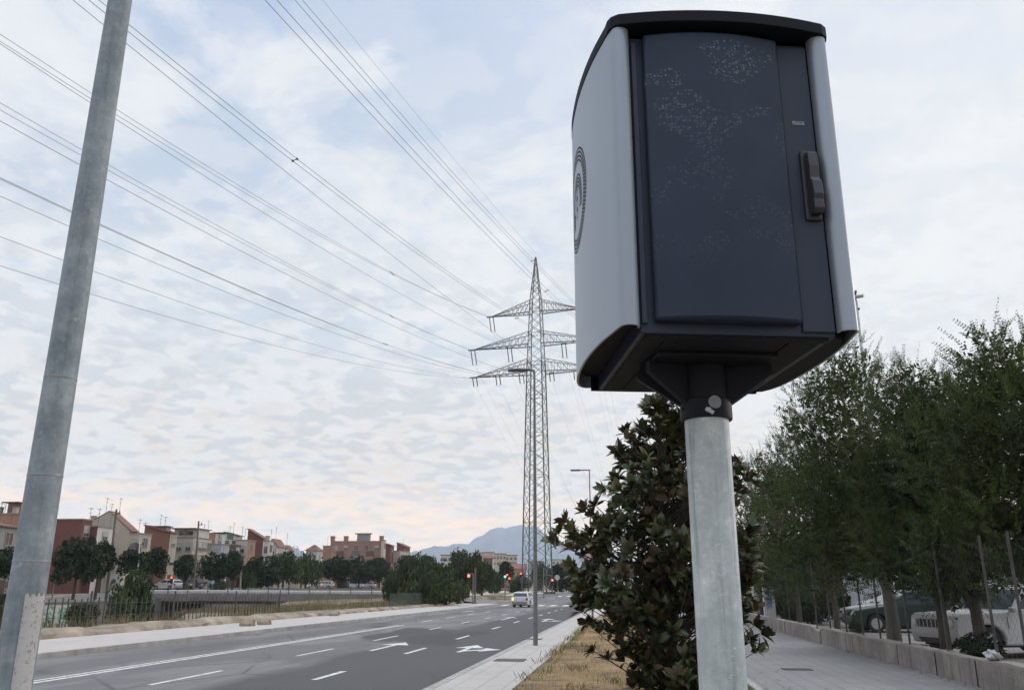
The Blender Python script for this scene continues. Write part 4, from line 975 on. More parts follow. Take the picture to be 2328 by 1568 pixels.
# gate pillars and dark gate panel
PLW = newmat('white_blue_graffiti', .8); g = PLW; p = g.obj(); X, Y, Z = g.xyz(p)
n_ = g.noise(g.mapv(p, sc=(6, 6, .9)), 2.2, 5, .7); zz2 = g.math('ADD', Z, g.math('MULTIPLY', n_, .9))
blue = g.math('MULTIPLY', g.ramp(zz2, [(.30, 0.), (.36, 1.), (.985, 1.), (1., 0.)]), g.ramp(g.math('ADD', g.math('MULTIPLY', X, 1.0), .5), [(.33, 0.), (.36, 1.), (.68, 1.), (.71, 0.)]))
zr = g.ramp(g.math('DIVIDE', zz2, 2.6), [(.40, 0.), (.43, 1.)])
xm = band(X, -.16, .13, .03)
c = g.mix(g.math('MULTIPLY', zr, xm), (.55, .54, .53), g.mix(g.ramp(g.noise(g.mapv(p, sc=(5, 5, .6)), 3, 5), [(.4, 0.), (.6, 1.)]), (.10, .24, .42), (.20, .36, .52)))
c = g.mix(g.ramp(g.noise(p, 5, 6, .75), [(.62, 0.), (.7, .8)]), c, (.10, .10, .10)); g.color(c); PLW = g.m
P = gr(1752, 1413, PZ); gp = thing('gate_pillar', 'white gate pillar smeared with blue paint at the end of the low wall', 'pillar', (P.x, P.y, PZ), 0)
MB().box(-.27, .27, -.16, .16, -.1, 1.95).build('shaft', PLW, gp, bevel=.015); MB().box(-.30, .30, -.19, .19, 1.9503, 2.02).build('cap', mat('pillar_cap', (.36, .35, .34), .8), gp, bevel=.01)
P2 = gr(1724, 1398, PZ); gp2 = thing('gate_pillar', 'plain pale gate pillar left of the blue-painted one', 'pillar', (P2.x, P2.y, PZ), 0)
MB().box(-.2, .2, -.2, .2, -.1, 2.0).build('shaft', mat('pillar_pale', (.40, .40, .40), .8, var=.2, scale=2), gp2, bevel=.015); MB().box(-.23, .23, -.23, .23, 2.0003, 2.07).build('cap', MATS['pillar_cap'], gp2, bevel=.01)
gt = thing('gate', 'closed dark grey sheet metal gate between the two pillars', 'gate', ((P.x+P2.x)/2, (P.y+P2.y)/2, PZ)); d_ = (P-P2); ang = math.atan2(d_.y, d_.x); gt.rotation_euler.z = ang; Lg = d_.length
MB().box(-Lg/2+.2, Lg/2-.28, -.02, .02, .08, 1.8).build('panel', mat('gate_grey', (.10, .105, .11), .6, .2), gt); b = MB()
b.box(-Lg/2+.2, Lg/2-.28, -.035, .035, 1.8003, 1.86); b.box(-Lg/2+.2, Lg/2-.28, -.035, .035, .02, .0797); b.build('frame', mat('gate_grey2', (.08, .085, .09), .6, .2), gt)
yb = thing('low_barrier', 'low yellowish barrier wall at the far end of the right pavement', 'wall', (4.0, 62, .05))
MB().box(-4, 9, -.15, .15, 0, .62).build('wall', mat('yellow_render', (.36, .29, .18), .9, var=.2, scale=2), yb); MB().box(-4.03, 9.03, -.19, .19, .6203, .70).build('coping', mat('coping_pale', (.33, .31, .28), .9), yb)
# pale ribbed sheet fence behind the cars
sf = thing('sheet_metal_fence', 'pale ribbed sheet-metal fence behind the parked cars', 'fence', (20, 52, .1))
b = MB(); n = 110; V_ = []
for k in range(n+1):
    x = -10.5+k*.3; V_ += [(x, .04*(k % 2), 0), (x, .04*(k % 2), 2.5)]
b.add(V_, [(2*k, 2*k+2, 2*k+3, 2*k+1) for k in range(n)]); b.box(-10.5, 22, .06, .09, 2.3, 2.4); b.build('ribbed_panel', mat('sheet_pale', (.42, .43, .44), .6, .2, var=.15), sf)
for k in range(9): MB().box(-10.5+k*4-.05, -10.5+k*4+.05, .10, .2, -.1, 2.55).build('post', FPOST, sf)
# litter
BAGM = mat('pale_plastic', (.42, .43, .44), .5, var=.3, scale=14)
P = gr(2245, 1497, .58); ps = thing('crumpled_bag', 'crumpled pale plastic bag lying on top of the low wall', 'bag', (5.63, P.y, PZ+.455))
bm = bmesh.new(); bmesh.ops.create_icosphere(bm, subdivisions=3, radius=.11); rr_ = random.Random(4)
for v in bm.verts: v.co *= 1+.35*math.sin(v.co.x*60+v.co.z*31)*math.sin(v.co.y*47); v.co.z = v.co.z*.7+.06; v.co.y *= 1.7
me = bpy.data.meshes.new('bag_film'); bm.to_mesh(me); bm.free(); link('bag_film', me, ps, [BAGM])
for i, (x, y, lab, m_) in enumerate([(1987, 1492, 'crumpled white paper on the pavement by the low wall', BAGM), (2003, 1489, 'small yellowish wrapper beside the crumpled paper', mat('wrapper', (.42, .36, .22), .6))]):
    P = gr(x-3, y, PZ); bm = bmesh.new(); bmesh.ops.create_icosphere(bm, subdivisions=2, radius=.05)
    for v in bm.verts: v.co *= 1+.4*math.sin(v.co.x*130+i)*math.sin(v.co.y*97); v.co.z = max(-.0, v.co.z*.5+.02)
    me = bpy.data.meshes.new('litter'); bm.to_mesh(me); bm.free(); o = link('litter', me, None, [m_]); o.location = (P.x, P.y, PZ+.003); tag(o, lab, 'litter')
# drain / manhole covers
IRON = mat('cast_iron', (.07, .068, .065), .6, .4, var=.3, scale=20)
for i, (x, y, w, d_, lab) in enumerate([(1812, 1521, .5, .3, 'rectangular iron cover in the right pavement'), (1160, 1500, .6, .6, 'square iron cover in the pavement beside the kerb'), (1212, 1452, .5, .5, 'small iron cover in the pavement behind the lamp post'), (863, 1417, .6, .5, 'iron cover in the far pavement beside the road')]):
    P = gr(x, y, PZ); o = thing('manhole_cover', lab, 'manhole cover', (P.x, P.y, PZ))
    MB().box(-w/2, w/2, -d_/2, d_/2, 0, .008).build('lid', IRON, o); b = MB()
    for s in (-1, 1): b.box(-w/2-.03, w/2+.03, s*(d_/2+.015)-.012, s*(d_/2+.015)+.012, 0, .010)
    b.box(w/2+.003, w/2+.03, -d_/2, d_/2, 0, .0097); b.box(-w/2-.03, -w/2-.003, -d_/2, d_/2, 0, .0097); b.build('frame', IRON, o)
# floodlight mast
P = dep(2023, 1340, 34); zt_ = dep(1944, 684, 34).z
fm = thing('floodlight_mast', 'tall thin mast carrying a floodlight above the right trees', 'floodlight', (P.x, P.y, .1))
MB().tube([(0, 0, 0), (0, 0, zt_-.1)], [.10, .055], 14).build('mast', GALV, fm, smooth=True)
b = MB(); b.tube([(0, 0, zt_-.12), (0, 0, zt_+.12)], .03, 8); b.tube([(-.0, 0, zt_+.02), (.18, -.1, zt_+.05)], .025, 6); b.build('bracket', LAMPHEAD, fm)
M3 = Matrix.Rotation(R(-25), 3, 'Z') @ Matrix.Rotation(R(24), 3, 'X')
b = MB(); b.obox((.10, -.12, zt_+.06), (.40, .34, .13), M3); b.build('floodlight', mat('flood_grey', (.33, .34, .35), .5), fm, bevel=.02)
b = MB(); b.tube([(0, 0, zt_+.12), (.01, 0, zt_+.26)], .045, 8); b.tube([(.01, 0, zt_+.26), (.04, -.02, zt_+.36)], [.06, .04], 8); b.build('camera_head', BLACKP, fm); b = MB(); b.tube([(-.02, .0, zt_-.45), (.10, -.03, zt_-.48)], [.05, .06], 8); b.build('sensor', BLACKP, fm)

# ================================================================== CARS
GLASS = mat('car_glass', (.02, .024, .028), .12, var=.05, spec=.45)
TYRE = mat('tyre', (.018, .018, .019), .85, var=.1); RIM = mat('wheel_rim', (.38, .39, .40), .35, .6, var=.05)
TRIM = mat('black_trim', (.02, .02, .022), .6, var=.1); HEADL = mat('headlight_glass', (.48, .50, .52), .12, spec=.9)
TAILL = mat('tail_light', (.30, .02, .015), .25); TAILON = mat('tail_light_lit', (.6, .12, .05), .3, emit=((1., .22, .06), 4.5))
PLATE = mat('number_plate', (.62, .62, .60), .5)
def paint(name, c, metal=.3): return mat(name, c, .38, metal, var=.05, scale=.8, coat=.08, spec=.25)
def car(label, loc, rz, pm, L=4.4, Wd=1.75, H=1.45, hood=.95, belt=.98, prof='wagon', wr=.31, tail=None, cat='car', grille=True, plate='XX', name='parked_car', group='cars in the car park', suv=False):
    """x forward, origin on the ground at the middle"""
    t = thing(name, label, cat, loc, rz, group); hW = Wd/2; gc = .20 if not suv else .27
    xf, xr = L*.5-L*.195, -L*.5+L*.20      # axles
    def arch(xc, r): return [(xc+r*math.cos(a), wr+r*math.sin(a)) for a in [math.pi*k/10 for k in range(11)]]
    r_ = wr+.055; zs = max(gc, .2)
    bot = [(L/2-.06, zs+.03)]+[q for q in arch(xf, r_) if q[1] >= zs]+[q for q in arch(xr, r_) if q[1] >= zs]+[(-L/2+.05, zs+.04)]
    bot = [(L/2-.06, zs+.03), (xf+r_, zs)]+[q for q in arch(xf, r_)[1:-1]]+[(xf-r_, zs), (xr+r_, zs)]+[q for q in arch(xr, r_)[1:-1]]+[(xr-r_, zs), (-L/2+.05, zs+.04)]
    nose = hood-.17
    if suv: top = [(-L/2, .5), (-L/2+.02, belt), (xf-.72, belt+.02), (xf-.5, hood+.03), (L/2-.16, hood-.03), (L/2-.03, hood-.10), (L/2, .55), (L/2, zs+.2)]
    else: top = [(-L/2, .45), (-L/2+.02, .75), (-L/2+.07, belt-.02), (xf-.70, belt-.03), (xf-.35, hood-.02), (L/2-.55, hood-.11), (L/2-.16, nose-.02), (L/2-.02, nose-.18), (L/2, .42)]
    poly = bot+top
    # loft across the width: sides tuck in slightly at the top and at the corners
    n = len(poly); sect = [(-1.0, .90), (-.93, 1.0), (0, 1.0), (.93, 1.0), (1.0, .90)]
    def yw_(x, z, s):
        e = abs(x)/(L/2); return s*hW*(1-.10*max(0, (e-.72)/.28)**2)*(1-.05*max(0, (z-.6)/.4) - .05*max(0, (.38-z)/.3))
    b = MB(); vs = []
    for s in (-1, 1):
        for x, z in poly: vs.append((x, yw_(x, z, s), z))
    b.add(vs, [tuple(range(n)), tuple(reversed(range(n, 2*n)))]+[(i, (i+1) % n, n+(i+1) % n, n+i) for i in range(n)])
    bo = b.build('body', pm, t, bevel=.045, seg=3, smooth=True)
    # greenhouse
    if prof == 'wagon': gh = [(xf-.42, belt-.06), (xf-1.18, H-.04), (xf-1.55, H), (-L/2+.55, H-.03), (-L/2+.30, H-.08), (-L/2+.03, belt-.04)]
    elif prof == 'hatch': gh = [(xf-.40, belt-.06), (xf-1.12, H-.03), (xf-1.5, H), (-L/2+.62, H-.04), (-L/2+.42, H-.10), (-L/2+.10, belt-.05)]
    elif prof == 'suv': gh = [(xf-.66, belt-.02), (xf-1.22, H-.05), (xf-1.55, H), (-L/2+.35, H-.02), (-L/2+.16, H-.08), (-L/2+.03, belt-.02)]
    else: gh = [(xf-.05, belt-.08), (xf-.80, H-.06), (xf-1.1, H), (-L/2+.12, H), (-L/2+.04, H-.08), (-L/2+.01, belt-.04)]
    zb_, zt2 = gh[0][1], H; n = len(gh)
    def gy(z, s, k=0.): return s*(hW*.955-(z-zb_)/(zt2-zb_)*.17+k)
    b = MB(); vs = [(x, gy(z, s), z) for s in (-1, 1) for x, z in gh]
    b.add(vs, [tuple(range(n)), tuple(reversed(range(n, 2*n)))]+[(i, (i+1) % n, n+(i+1) % n, n+i) for i in range(n)])
    b.build('roof', pm, t, bevel=.035, seg=3, smooth=True)
    # side windows: quads inset on the sloping side
    def lerp(a, c, f): return a+(c-a)*f
    zlo, zhi = zb_+.07, H-.115
    def xat(edge, z): (xa, za), (xb_, zb2) = edge; return lerp(xa, xb_, (z-za)/(zb2-za))
    fr = (gh[0], gh[1]); re = (gh[-1], gh[-2])
    xlo_f, xhi_f = xat(fr, zlo)-.13, xat(fr, zhi)-.10; xlo_r, xhi_r = xat(re, zlo)+.16, xat(re, zhi)+.12
    cuts = [0, .37, .70, 1.] if prof in ('wagon', 'suv', 'van') else [0, .48, 1.]
    for s in (-1, 1):
        for k in range(len(cuts)-1):
            f0, f1 = cuts[k]+(.018 if k else 0), cuts[k+1]-(.018 if k < len(cuts)-2 else 0)
            q = [(lerp(xlo_f, xlo_r, f0), zlo), (lerp(xlo_f, xlo_r, f1), zlo), (lerp(xhi_f, xhi_r, f1), zhi), (lerp(xhi_f, xhi_r, f0), zhi)]
            b = MB(); v1 = [(x, gy(z, s, .005), z) for x, z in q]+[(x, gy(z, s, -.03), z) for x, z in q]
            b.add(v1, [(0, 1, 2, 3), (7, 6, 5, 4)]+[(i, (i+1) % 4, 4+(i+1) % 4, 4+i) for i in range(4)]); b.build('side_window', GLASS, t)
    def cross_glass(e, nm, k):
        (xa, za), (xb_, zb2) = e; dxn = (zb2-za); dzn = -(xb_-xa); Ln = math.hypot(dxn, dzn); nx_, nz_ = (dxn/Ln*k, dzn/Ln*k) if k > 0 else (dxn/Ln*k, dzn/Ln*k)
        v1 = []
        for f, wI in ((.10, .93), (.90, .86)):
            x, z = lerp(xa, xb_, f), lerp(za, zb2, f)
            for s in (-1, 1): v1.append((x+nx_, gy(z, s)*wI, z+abs(nz_)))
        b = MB(); b.add(v1, [(0, 1, 3, 2)]); b.build(nm, GLASS, t)
    cross_glass(fr, 'windscreen', .006); cross_glass((re[0], re[1]), 'rear_window', -.006)
    for xc in (xf, xr):
        for s in (-1, 1):
            w = MB(); prof_t = [(wr*.64, -.09), (wr*.93, -.10), (wr, -.06), (wr, .06), (wr*.93, .10), (wr*.64, .09), (wr*.64, -.09)]; w.lathe(prof_t, 28, cap=False)
            wo_ = w.build('wheel', TYRE, t, smooth=True); wo_.rotation_euler = (math.pi/2, 0, 0); wo_.location = (xc, s*(hW-.12), wr)
            rm = MB(); zf = -s*.06; rm.lathe([(.001, zf-.004), (wr*.14, zf-.004), (wr*.14, zf+.012), (.001, zf+.012)], 12)
            for k in range(7):
                a = 2*math.pi*k/7; M3 = Matrix.Rotation(a, 3, 'Z'); rm.obox(M3 @ Vector((wr*.38, 0, zf)), (wr*.52, wr*.17, .02), M3)
            rm.lathe([(wr*.60, zf-.015), (wr*.66, zf-.015), (wr*.66, zf+.02), (wr*.60, zf+.02)], 28)
            rm.build('rim', RIM, wo_)
            MB().lathe([(.001, zf+s*.03-.005), (wr*.62, zf+s*.03-.005), (wr*.62, zf+s*.03+.005), (.001, zf+s*.03+.005)], 20).build('brake_disc', TRIM, wo_)
    zh = (hood-.27) if not suv else hood-.27
    for s in (-1, 1):
        b = MB(); y0, y1 = s*hW*.60, s*hW*.93
        if suv: b.lathe([(.001, -.02), (.085, -.02), (.095, .0), (.085, .03), (.001, .035)], 18); h_ = b.build('headlight', HEADL, t, smooth=True); h_.rotation_euler = (0, math.pi/2, 0); h_.location = (L/2-.01, s*hW*.70, zh+.02)
        else:
            x1 = L/2-.02; b.add([(x1+.01, y0, zh-.07), (x1-.06, y1, zh-.06), (x1-.22, y1*.995, zh+.08), (x1-.08, y0, zh+.06), (x1-.12, y0, zh-.07), (x1-.2, y1*.9, zh-.06), (x1-.3, y1*.9, zh+.06), (x1-.2, y0, zh+.05)], [(0, 1, 2, 3), (4, 5, 6, 7), (0, 1, 5, 4), (1, 2, 6, 5), (2, 3, 7, 6), (3, 0, 4, 7)]); b.build('headlight', HEADL, t, bevel=.01)
        b = MB(); z0, z1 = (.72, 1.02) if prof in ('wagon', 'suv', 'van') else (.62, .86); xx0 = -L/2
        ty0, ty1 = sorted((s*hW*.70, s*hW*.915)); b.box(xx0-.012, xx0+.12, ty0, ty1, z0, z1)
        b.build('tail_light', TAILON if tail and (tail == 'both' or s > 0) else TAILL, t, bevel=.015)
        b = MB(); b.obox((xf-.62, s*(hW+.06), belt+.03), (.12, .17, .12), Matrix.Identity(3)); b.build('mirror', pm, t, bevel=.03)
    if suv:
        b = MB(); gx = L/2; b.box(gx-.02, gx+.006, -hW*.56, hW*.56, hood-.34, hood-.16)
        gg = b.build('grille', TRIM, t); 
        for k in range(7):
            yk = -hW*.48+k*hW*.16; MB().box(gx+.004, gx+.012, yk-.012, yk+.012, hood-.335, hood-.165).build('grille_bar', RIM, gg)
        b = MB(); b.prism([(-hW*.45, .32), (hW*.45, .32), (hW*.60, .42), (-hW*.60, .42)], gx-.03, gx+.01, 'x'); b.build('lower_grille', TRIM, t)
        b = MB(); b.box(gx-.05, gx+.03, -hW*.9, hW*.9, zs-.05, .24); b.build('bumper', TRIM, t, bevel=.02)
    else:
        b = MB(); b.box(L/2-.05, L/2+.012, -hW*.35, hW*.35, hood-.36, hood-.27); b.build('grille', TRIM, t)
        b = MB(); b.box(L/2-.08, L/2+.02, -hW*.86, hW*.86, .30, .42); b.box(-L/2-.025, -L/2+.08, -hW*.88, hW*.88, .34, .50); b.build('bumper', TRIM if prof != 'hatch' else mat('bumper_grey', (.20, .205, .22), .5), t, bevel=.02)
    b = MB(); b.box(-L/2-.032, -L/2-.026 if not suv else -L/2+.01, -.26, .26, .56 if prof == 'hatch' else .62, .67 if prof == 'hatch' else .73)
    b.box(-L/2-.026, -L/2+.02, -.24, .24, .57 if prof == 'hatch' else .63, .66 if prof == 'hatch' else .72); b.build('number_plate', PLATE, t)
    b = MB(); b.box(-L/2+.3, L/2-.3, -hW*.80, hW*.80, zs-.04, zs+.20); b.build('underbody', TRIM, t)
    # door seams
    b = MB()
    for xq in (xf-.50, xf-1.42, xf-2.2 if L > 4.1 else xf-1.9):
        for s in (-1, 1): y_ = sorted((s*(hW-.004), s*(hW+.003))); b.box(xq-.006, xq+.006, y_[0], y_[1], zs+.12, belt-.12)
    b.build('door_seam', TRIM, t)
    for s in (-1, 1):
        for xq in (xf-1.22, xf-2.02):
            if xq > xr+.1: y_ = sorted((s*(hW-.02), s*(hW+.012))); MB().box(xq-.09, xq+.09, y_[0], y_[1], belt-.19, belt-.155).build('door_handle', TRIM, t)
    return t
zl = .135
def cpos(px, py, z=zl): return gr(px, py, z)
P = cpos(1990, 1437); car('dark green estate car parked side-on behind the thick pale tree trunk', (P.x+1.42, P.y+.85, zl), R(180), paint('green_paint', (.004, .022, .016), 0.), L=4.35, Wd=1.75, H=1.44, prof='wagon')
P = dep(2106, 1340, 20.6); car('white off-road car with slotted grille facing the low wall', (P.x+2.05, P.y+.95, zl), R(199), paint('white_paint', (.38, .385, .39), .0), L=4.1, Wd=1.8, H=1.6, hood=.99, belt=1.03, prof='suv', wr=.34, suv=True)
car('silver grey car parked behind the dark green estate', (cpos(1930, 1428).x+2.1, 38.2, zl), R(176), paint('silver_paint', (.34, .35, .36), .3), L=4.3, H=1.5, prof='wagon')
P = dep(1790, 1340, 53); car('white car parked far back seen between the gate pillar and tree trunks', (P.x+.6, P.y, zl), R(8), paint('white_paint', (.38, .385, .39), .0), L=4.1, H=1.45, prof='hatch')
P = dep(2330, 1340, 20.5); car('white car cut by the right edge of the picture', (P.x+2.15, P.y+1.0, zl), R(196), paint('white_paint', (.38, .385, .39), .0), L=4.3, H=1.48, prof='wagon')
P = dep(2062, 1340, 46); car('tall white van parked at the back of the car park', (P.x, P.y, zl), R(184), paint('white_paint', (.38, .385, .39), .0), L=5.0, Wd=1.95, H=2.15, belt=1.15, hood=1.1, prof='van', cat='van', name='parked_van')
P = gr(1190, 1378, 0); car('small pale silver hatchback with a lit tail light driving towards the crossing', (P.x+.45, 83.6, gz(83.6)+.002), R(82), paint('pale_silver', (.46, .48, .52), .3), L=3.85, Wd=1.68, H=1.42, prof='hatch', tail='left', name='moving_car', group=None)
# cars and van on the far bank / bridge end street
def fcar(px, D_, rz, label, c, **k):
    P = dep(px, 1340, D_); car(label, (P.x, P.y, tz(P.x, P.y)+.05), R(rz), paint('paint_%d%d%d' % tuple(int(v*99) for v in c), c, .1), group='cars on the far bank street', **k)
fcar(380, 122, 92+70, 'white car with a sloping bonnet near the left end of the bridge', (.55, .55, .56), prof='hatch', L=4.2)
fcar(408, 126, 160, 'dark car beside the white one at the left bridge end', (.04, .042, .046), prof='wagon')
fcar(432, 130, 170, 'dark grey car below the small round tree', (.06, .06, .065), prof='hatch', L=4.0)
fcar(547, 150, 175, 'small white car at the foot of the thin lamp post', (.58, .58, .58), prof='hatch', L=3.9)
fcar(524, 150, 175, 'red car half hidden behind the low shrub', (.35, .03, .03), prof='hatch', L=3.8)
fcar(650, 185, 172, 'white car parked left of the white van', (.60, .60, .60), prof='wagon')
fcar(680, 185, 175, 'white van parked under the tall leafy tree', (.66, .66, .66), prof='van', L=5.2, Wd=1.95, H=2.1, belt=1.15, hood=1.1, cat='van', name='parked_van')
fcar(710, 188, 178, 'white car parked right of the white van', (.60, .60, .60), prof='hatch', L=4.1)
fcar(736, 190, 178, 'white car parked next to the dark container', (.58, .58, .58), prof='wagon')
fcar(803, 192, 178, 'pale car parked right of the dark container', (.50, .50, .50), prof='wagon')
fcar(832, 195, 175, 'light grey car farthest right in the far row', (.42, .42, .43), prof='hatch')
# recycling container with yellow top
P = dep(782, 1340, 170); rc = thing('recycling_container', 'tall dark green recycling container with a yellow top', 'container', (P.x, P.y, tz(P.x, P.y)), R(8))
b = MB(); b.lathe([(.9, .1), (1.0, .3), (1.0, 1.6), (.95, 1.7)], 16); b.build('bin', mat('container_green', (.03, .045, .04), .6), rc, smooth=True)
b = MB(); b.lathe([(1.02, 1.71), (1.02, 1.95), (.8, 2.12), (.2, 2.2)], 16); b.build('lid', mat('container_yellow', (.42, .38, .07), .6), rc, smooth=True)

# ================================================================== RIVER SIDE
SAND = mat('sandy_ledge', (.245, .205, .155), .95, var=.5, scale=.9, bump=.8, bscale=6)
ld = thing('sandy_ledge', 'crumbling sandy earth ledge along the far pavement below the slat fence', 'ledge', (-17.5, 30, 0))
rr_ = random.Random(8); b = MB(); vs = []; N = 150
for i in range(N):
    y = 8+i*.62; j = lambda a: rr_.uniform(-a, a); hgt_ = (.22+j(.09))*(1 if y < 52 else .75)*(0.55 if rr_.random() < .12 else 1)
    vs += [(-17.40+j(.12), y, gz(y)+.02), (-17.52+j(.06), y, gz(y)+PZ+hgt_*.55), (-17.75+j(.08), y, gz(y)+PZ+hgt_), (-18.9+j(.1), y, gz(y)+PZ+hgt_*.85), (-19.8, y, gz(y)+.05)]
b.add(vs, [(5*i+k_, 5*i+k_+1, 5*i+5+k_+1, 5*i+5+k_) for i in range(N-1) for k_ in range(4)]); b.build('earth_bank', SAND, ld, world=True, smooth=False)
# slat fence
SLAT = mat('weathered_slat', (.07, .066, .064), .85, var=.4, scale=.9)
sfn = thing('slat_fence', 'fence of thin grey upright slats along the river edge', 'fence', (-19.6, 40, .3))
b = MB(); rr_ = random.Random(11); slats = []
y = 24.0
while y < 47.5:
    zf = gz(y)+.26; h = .98+rr_.uniform(-.05, .04); lx_, ly_ = rr_.uniform(-.02, .02), rr_.uniform(-.02, .02)
    slats.append((y, zf, h, lx_, ly_)); y += .36
for i, (y, zf, h, lx_, ly_) in enumerate(slats):
    q = MB(); q.tube([(-19.6, y, zf-.15), (-19.6+lx_, y+ly_, zf+h)], .024, 4); q.build('slat', SLAT, sfn, world=True) if i < 100 else None
for z in (.35, .8):
    q = MB(); q.tube([(-19.57, 24, .26+z), (-19.57, 47.4, .26+z)], .012, 4); q.build('rail', SLAT, sfn, world=True)
for y in (24, 30, 36, 42, 47.6):
    q = MB(); q.tube([(-19.63, y, .1), (-19.63, y, 1.5)], .035, 6); q.build('post', SLAT, sfn, world=True)
# water
WAT = newmat('river_water', .12, spec=.6); g = WAT; g.color((.03, .032, .025)); g.bump(g.noise(g.pos(), 3, 4), .15, .05); WAT = g.m
tag(npmesh('river_water', [(-52, -60, -3.95), (-28, -60, -3.95), (-28, 280, -3.1), (-52, 280, -3.1)], [(0, 1, 2, 3)], [WAT]), kind='structure')
g = newmat('stone_retaining', .95); p = g.pos(); X, Y, Z = g.xyz(p)
vo = g.n('ShaderNodeTexVoronoi'); vo.inputs['Scale'].default_value = 1.6; g.put(vo.inputs['Vector'], p)
c = g.mix(g.math('MULTIPLY', vo.outputs['Color'], .5), (.11, .105, .10), (.24, .23, .215)); c = g.mix(g.ramp(g.noise(g.mapv(p, sc=(1, .5, 1.2)), .35, 4), [(.5, 0.), (.6, 1.)]), c, (.13, .12, .11))
wp = g.math('MULTIPLY', band(Y, 70, 76.5, .3), band(Z, -2.2, .25, .2)); c = g.mix(g.math('MULTIPLY', wp, .9), c, (.46, .45, .43))
gp_ = g.math('MULTIPLY', wp, g.ramp(g.noise(g.mapv(p, sc=(1, .8, 1.6)), 1.3, 3, .5, 1.5), [(.5, 0.), (.56, 1.)])); c = g.mix(g.math('MULTIPLY', gp_, .8), c, (.04, .23, .14)); g.color(c); RETM = g.m
rw = thing('river_wall', 'stone retaining wall of the far river bank with white and green graffiti', 'wall', (-52, 100, 0))
b = MB(); V_ = []
hw_f = lambda y: gz(y)+.32+.5*smoothstep(82, 104, y)
for y in range(20, 261, 4): V_ += [(-51.9, y, -4.6), (-51.9, y, hw_f(y)), (-52.3, y, hw_f(y)), (-52.3, y, -4.6)]
n = len(V_)//4; b.add(V_, [(4*i+k_, 4*i+(k_+1) % 4, 4*i+4+(k_+1) % 4, 4*i+4+k_) for i in range(n-1) for k_ in range(4)]); b.build('wall', RETM, rw, world=True)
b = MB(); V_ = []
for y in range(20, 89, 4): V_ += [(-51.8, y, hw_f(y)+.005), (-51.8, y, hw_f(y)+.18), (-52.4, y, hw_f(y)+.18), (-52.4, y, hw_f(y)+.005)]
n = len(V_)//4; b.add(V_, [(4*i+k_, 4*i+(k_+1) % 4, 4*i+4+(k_+1) % 4, 4*i+4+k_) for i in range(n-1) for k_ in range(4)]); b.build('coping', mat('coping_grey', (.23, .22, .21), .9), rw, world=True)
V = []; F = []; ysf = list(range(20, 301, 4))
for y in ysf:
    for x in (-64.5, -52.45): V.append((x, y, tz(-58, y)+.05))
for i in range(len(ysf)-1): F.append((2*i, 2*i+1, 2*i+3, 2*i+2))
tag(npmesh('far_bank_street', V, F, [mat('far_asphalt', (.12, .12, .12), .9, var=.2)]), kind='structure')
# bridge
BC = mat('bridge_concrete', (.17, .163, .16), .9, var=.22, scale=.7); BD = mat('bridge_girder', (.10, .085, .075), .9, var=.3, scale=.8)
LB = atx(352, 1360, -52.5); RBp = gr(888, 1374, 0)
y0b = 92.0; zb0 = .86
br = thing('bridge', 'low concrete road bridge over the river with white guard rail', 'bridge', (-38, y0b, zb0))
b = MB(); b.box(-54, -22.2, y0b+.3, y0b+11.0, zb0-.25, zb0-.02); b.build('deck', ASPH, br, world=True)
b = MB(); b.box(-54, -22.0, y0b, y0b+.297, zb0-.58, zb0+.16); b.build('parapet', BC, br, world=True)
b = MB(); b.box(-54, -22.0, y0b+11.003, y0b+11.3, zb0-.58, zb0+.16); b.build('parapet', BC, br, world=True)
for k in range(5): b = MB(); b.box(-54, -22.6, y0b+.6+k*2.45, y0b+1.2+k*2.45, zb0-.90, zb0-.2505); b.build('girder', BD, br, world=True)
b = MB(); vs = []
for y in (y0b+.8, y0b+10.5): vs += [(-39.9, y, -4.5), (-36.6, y, -4.5), (-33.6, y, zb0-1.0), (-41.4, y, zb0-1.0)]
b.add(vs, [(0, 1, 2, 3), (7, 6, 5, 4), (0, 1, 5, 4), (1, 2, 6, 5), (2, 3, 7, 6), (3, 0, 4, 7)]); b.build('pier', mat('pier_concrete', (.19, .18, .17), .9, var=.3, scale=.6), br, world=True)
b = MB(); b.box(-24.5, -22.0, y0b+.4, y0b+10.9, -2.5, zb0-.985); b.build('abutment', BD, br, world=True)
WR = mat('guard_rail_white', (.55, .55, .54), .5, .1, var=.1)
b = MB(); b.prism([(y0b+.62, zb0+.26), (y0b+.66, zb0+.22), (y0b+.70, zb0+.26), (y0b+.66, zb0+.36), (y0b+.70, zb0+.46), (y0b+.66, zb0+.56), (y0b+.62, zb0+.52), (y0b+.60, zb0+.39)], -54, -22.6, 'x'); b.build('guard_rail', WR, br, world=True)
for k in range(16): x = -53+k*2.0; MB().box(x-.06, x+.06, y0b+.70, y0b+.80, zb0-.0, zb0+.5).build('guard_post', WR, br, world=True)
for k in range(14): x = -53.5+k*2.35; MB().tube([(x, y0b+.15, zb0+.16), (x, y0b+.15, zb0+1.05)], .055, 6).build('fence_post', mat('dark_post', (.07, .068, .066), .7), br, world=True)
b = MB()
for z in (.45, .75, 1.04): b.tube([(-53.5, y0b+.15, zb0+z), (-22.6, y0b+.15, zb0+z)], .014, 4)
b.build('hand_rail', MATS['dark_post'], br, world=True)
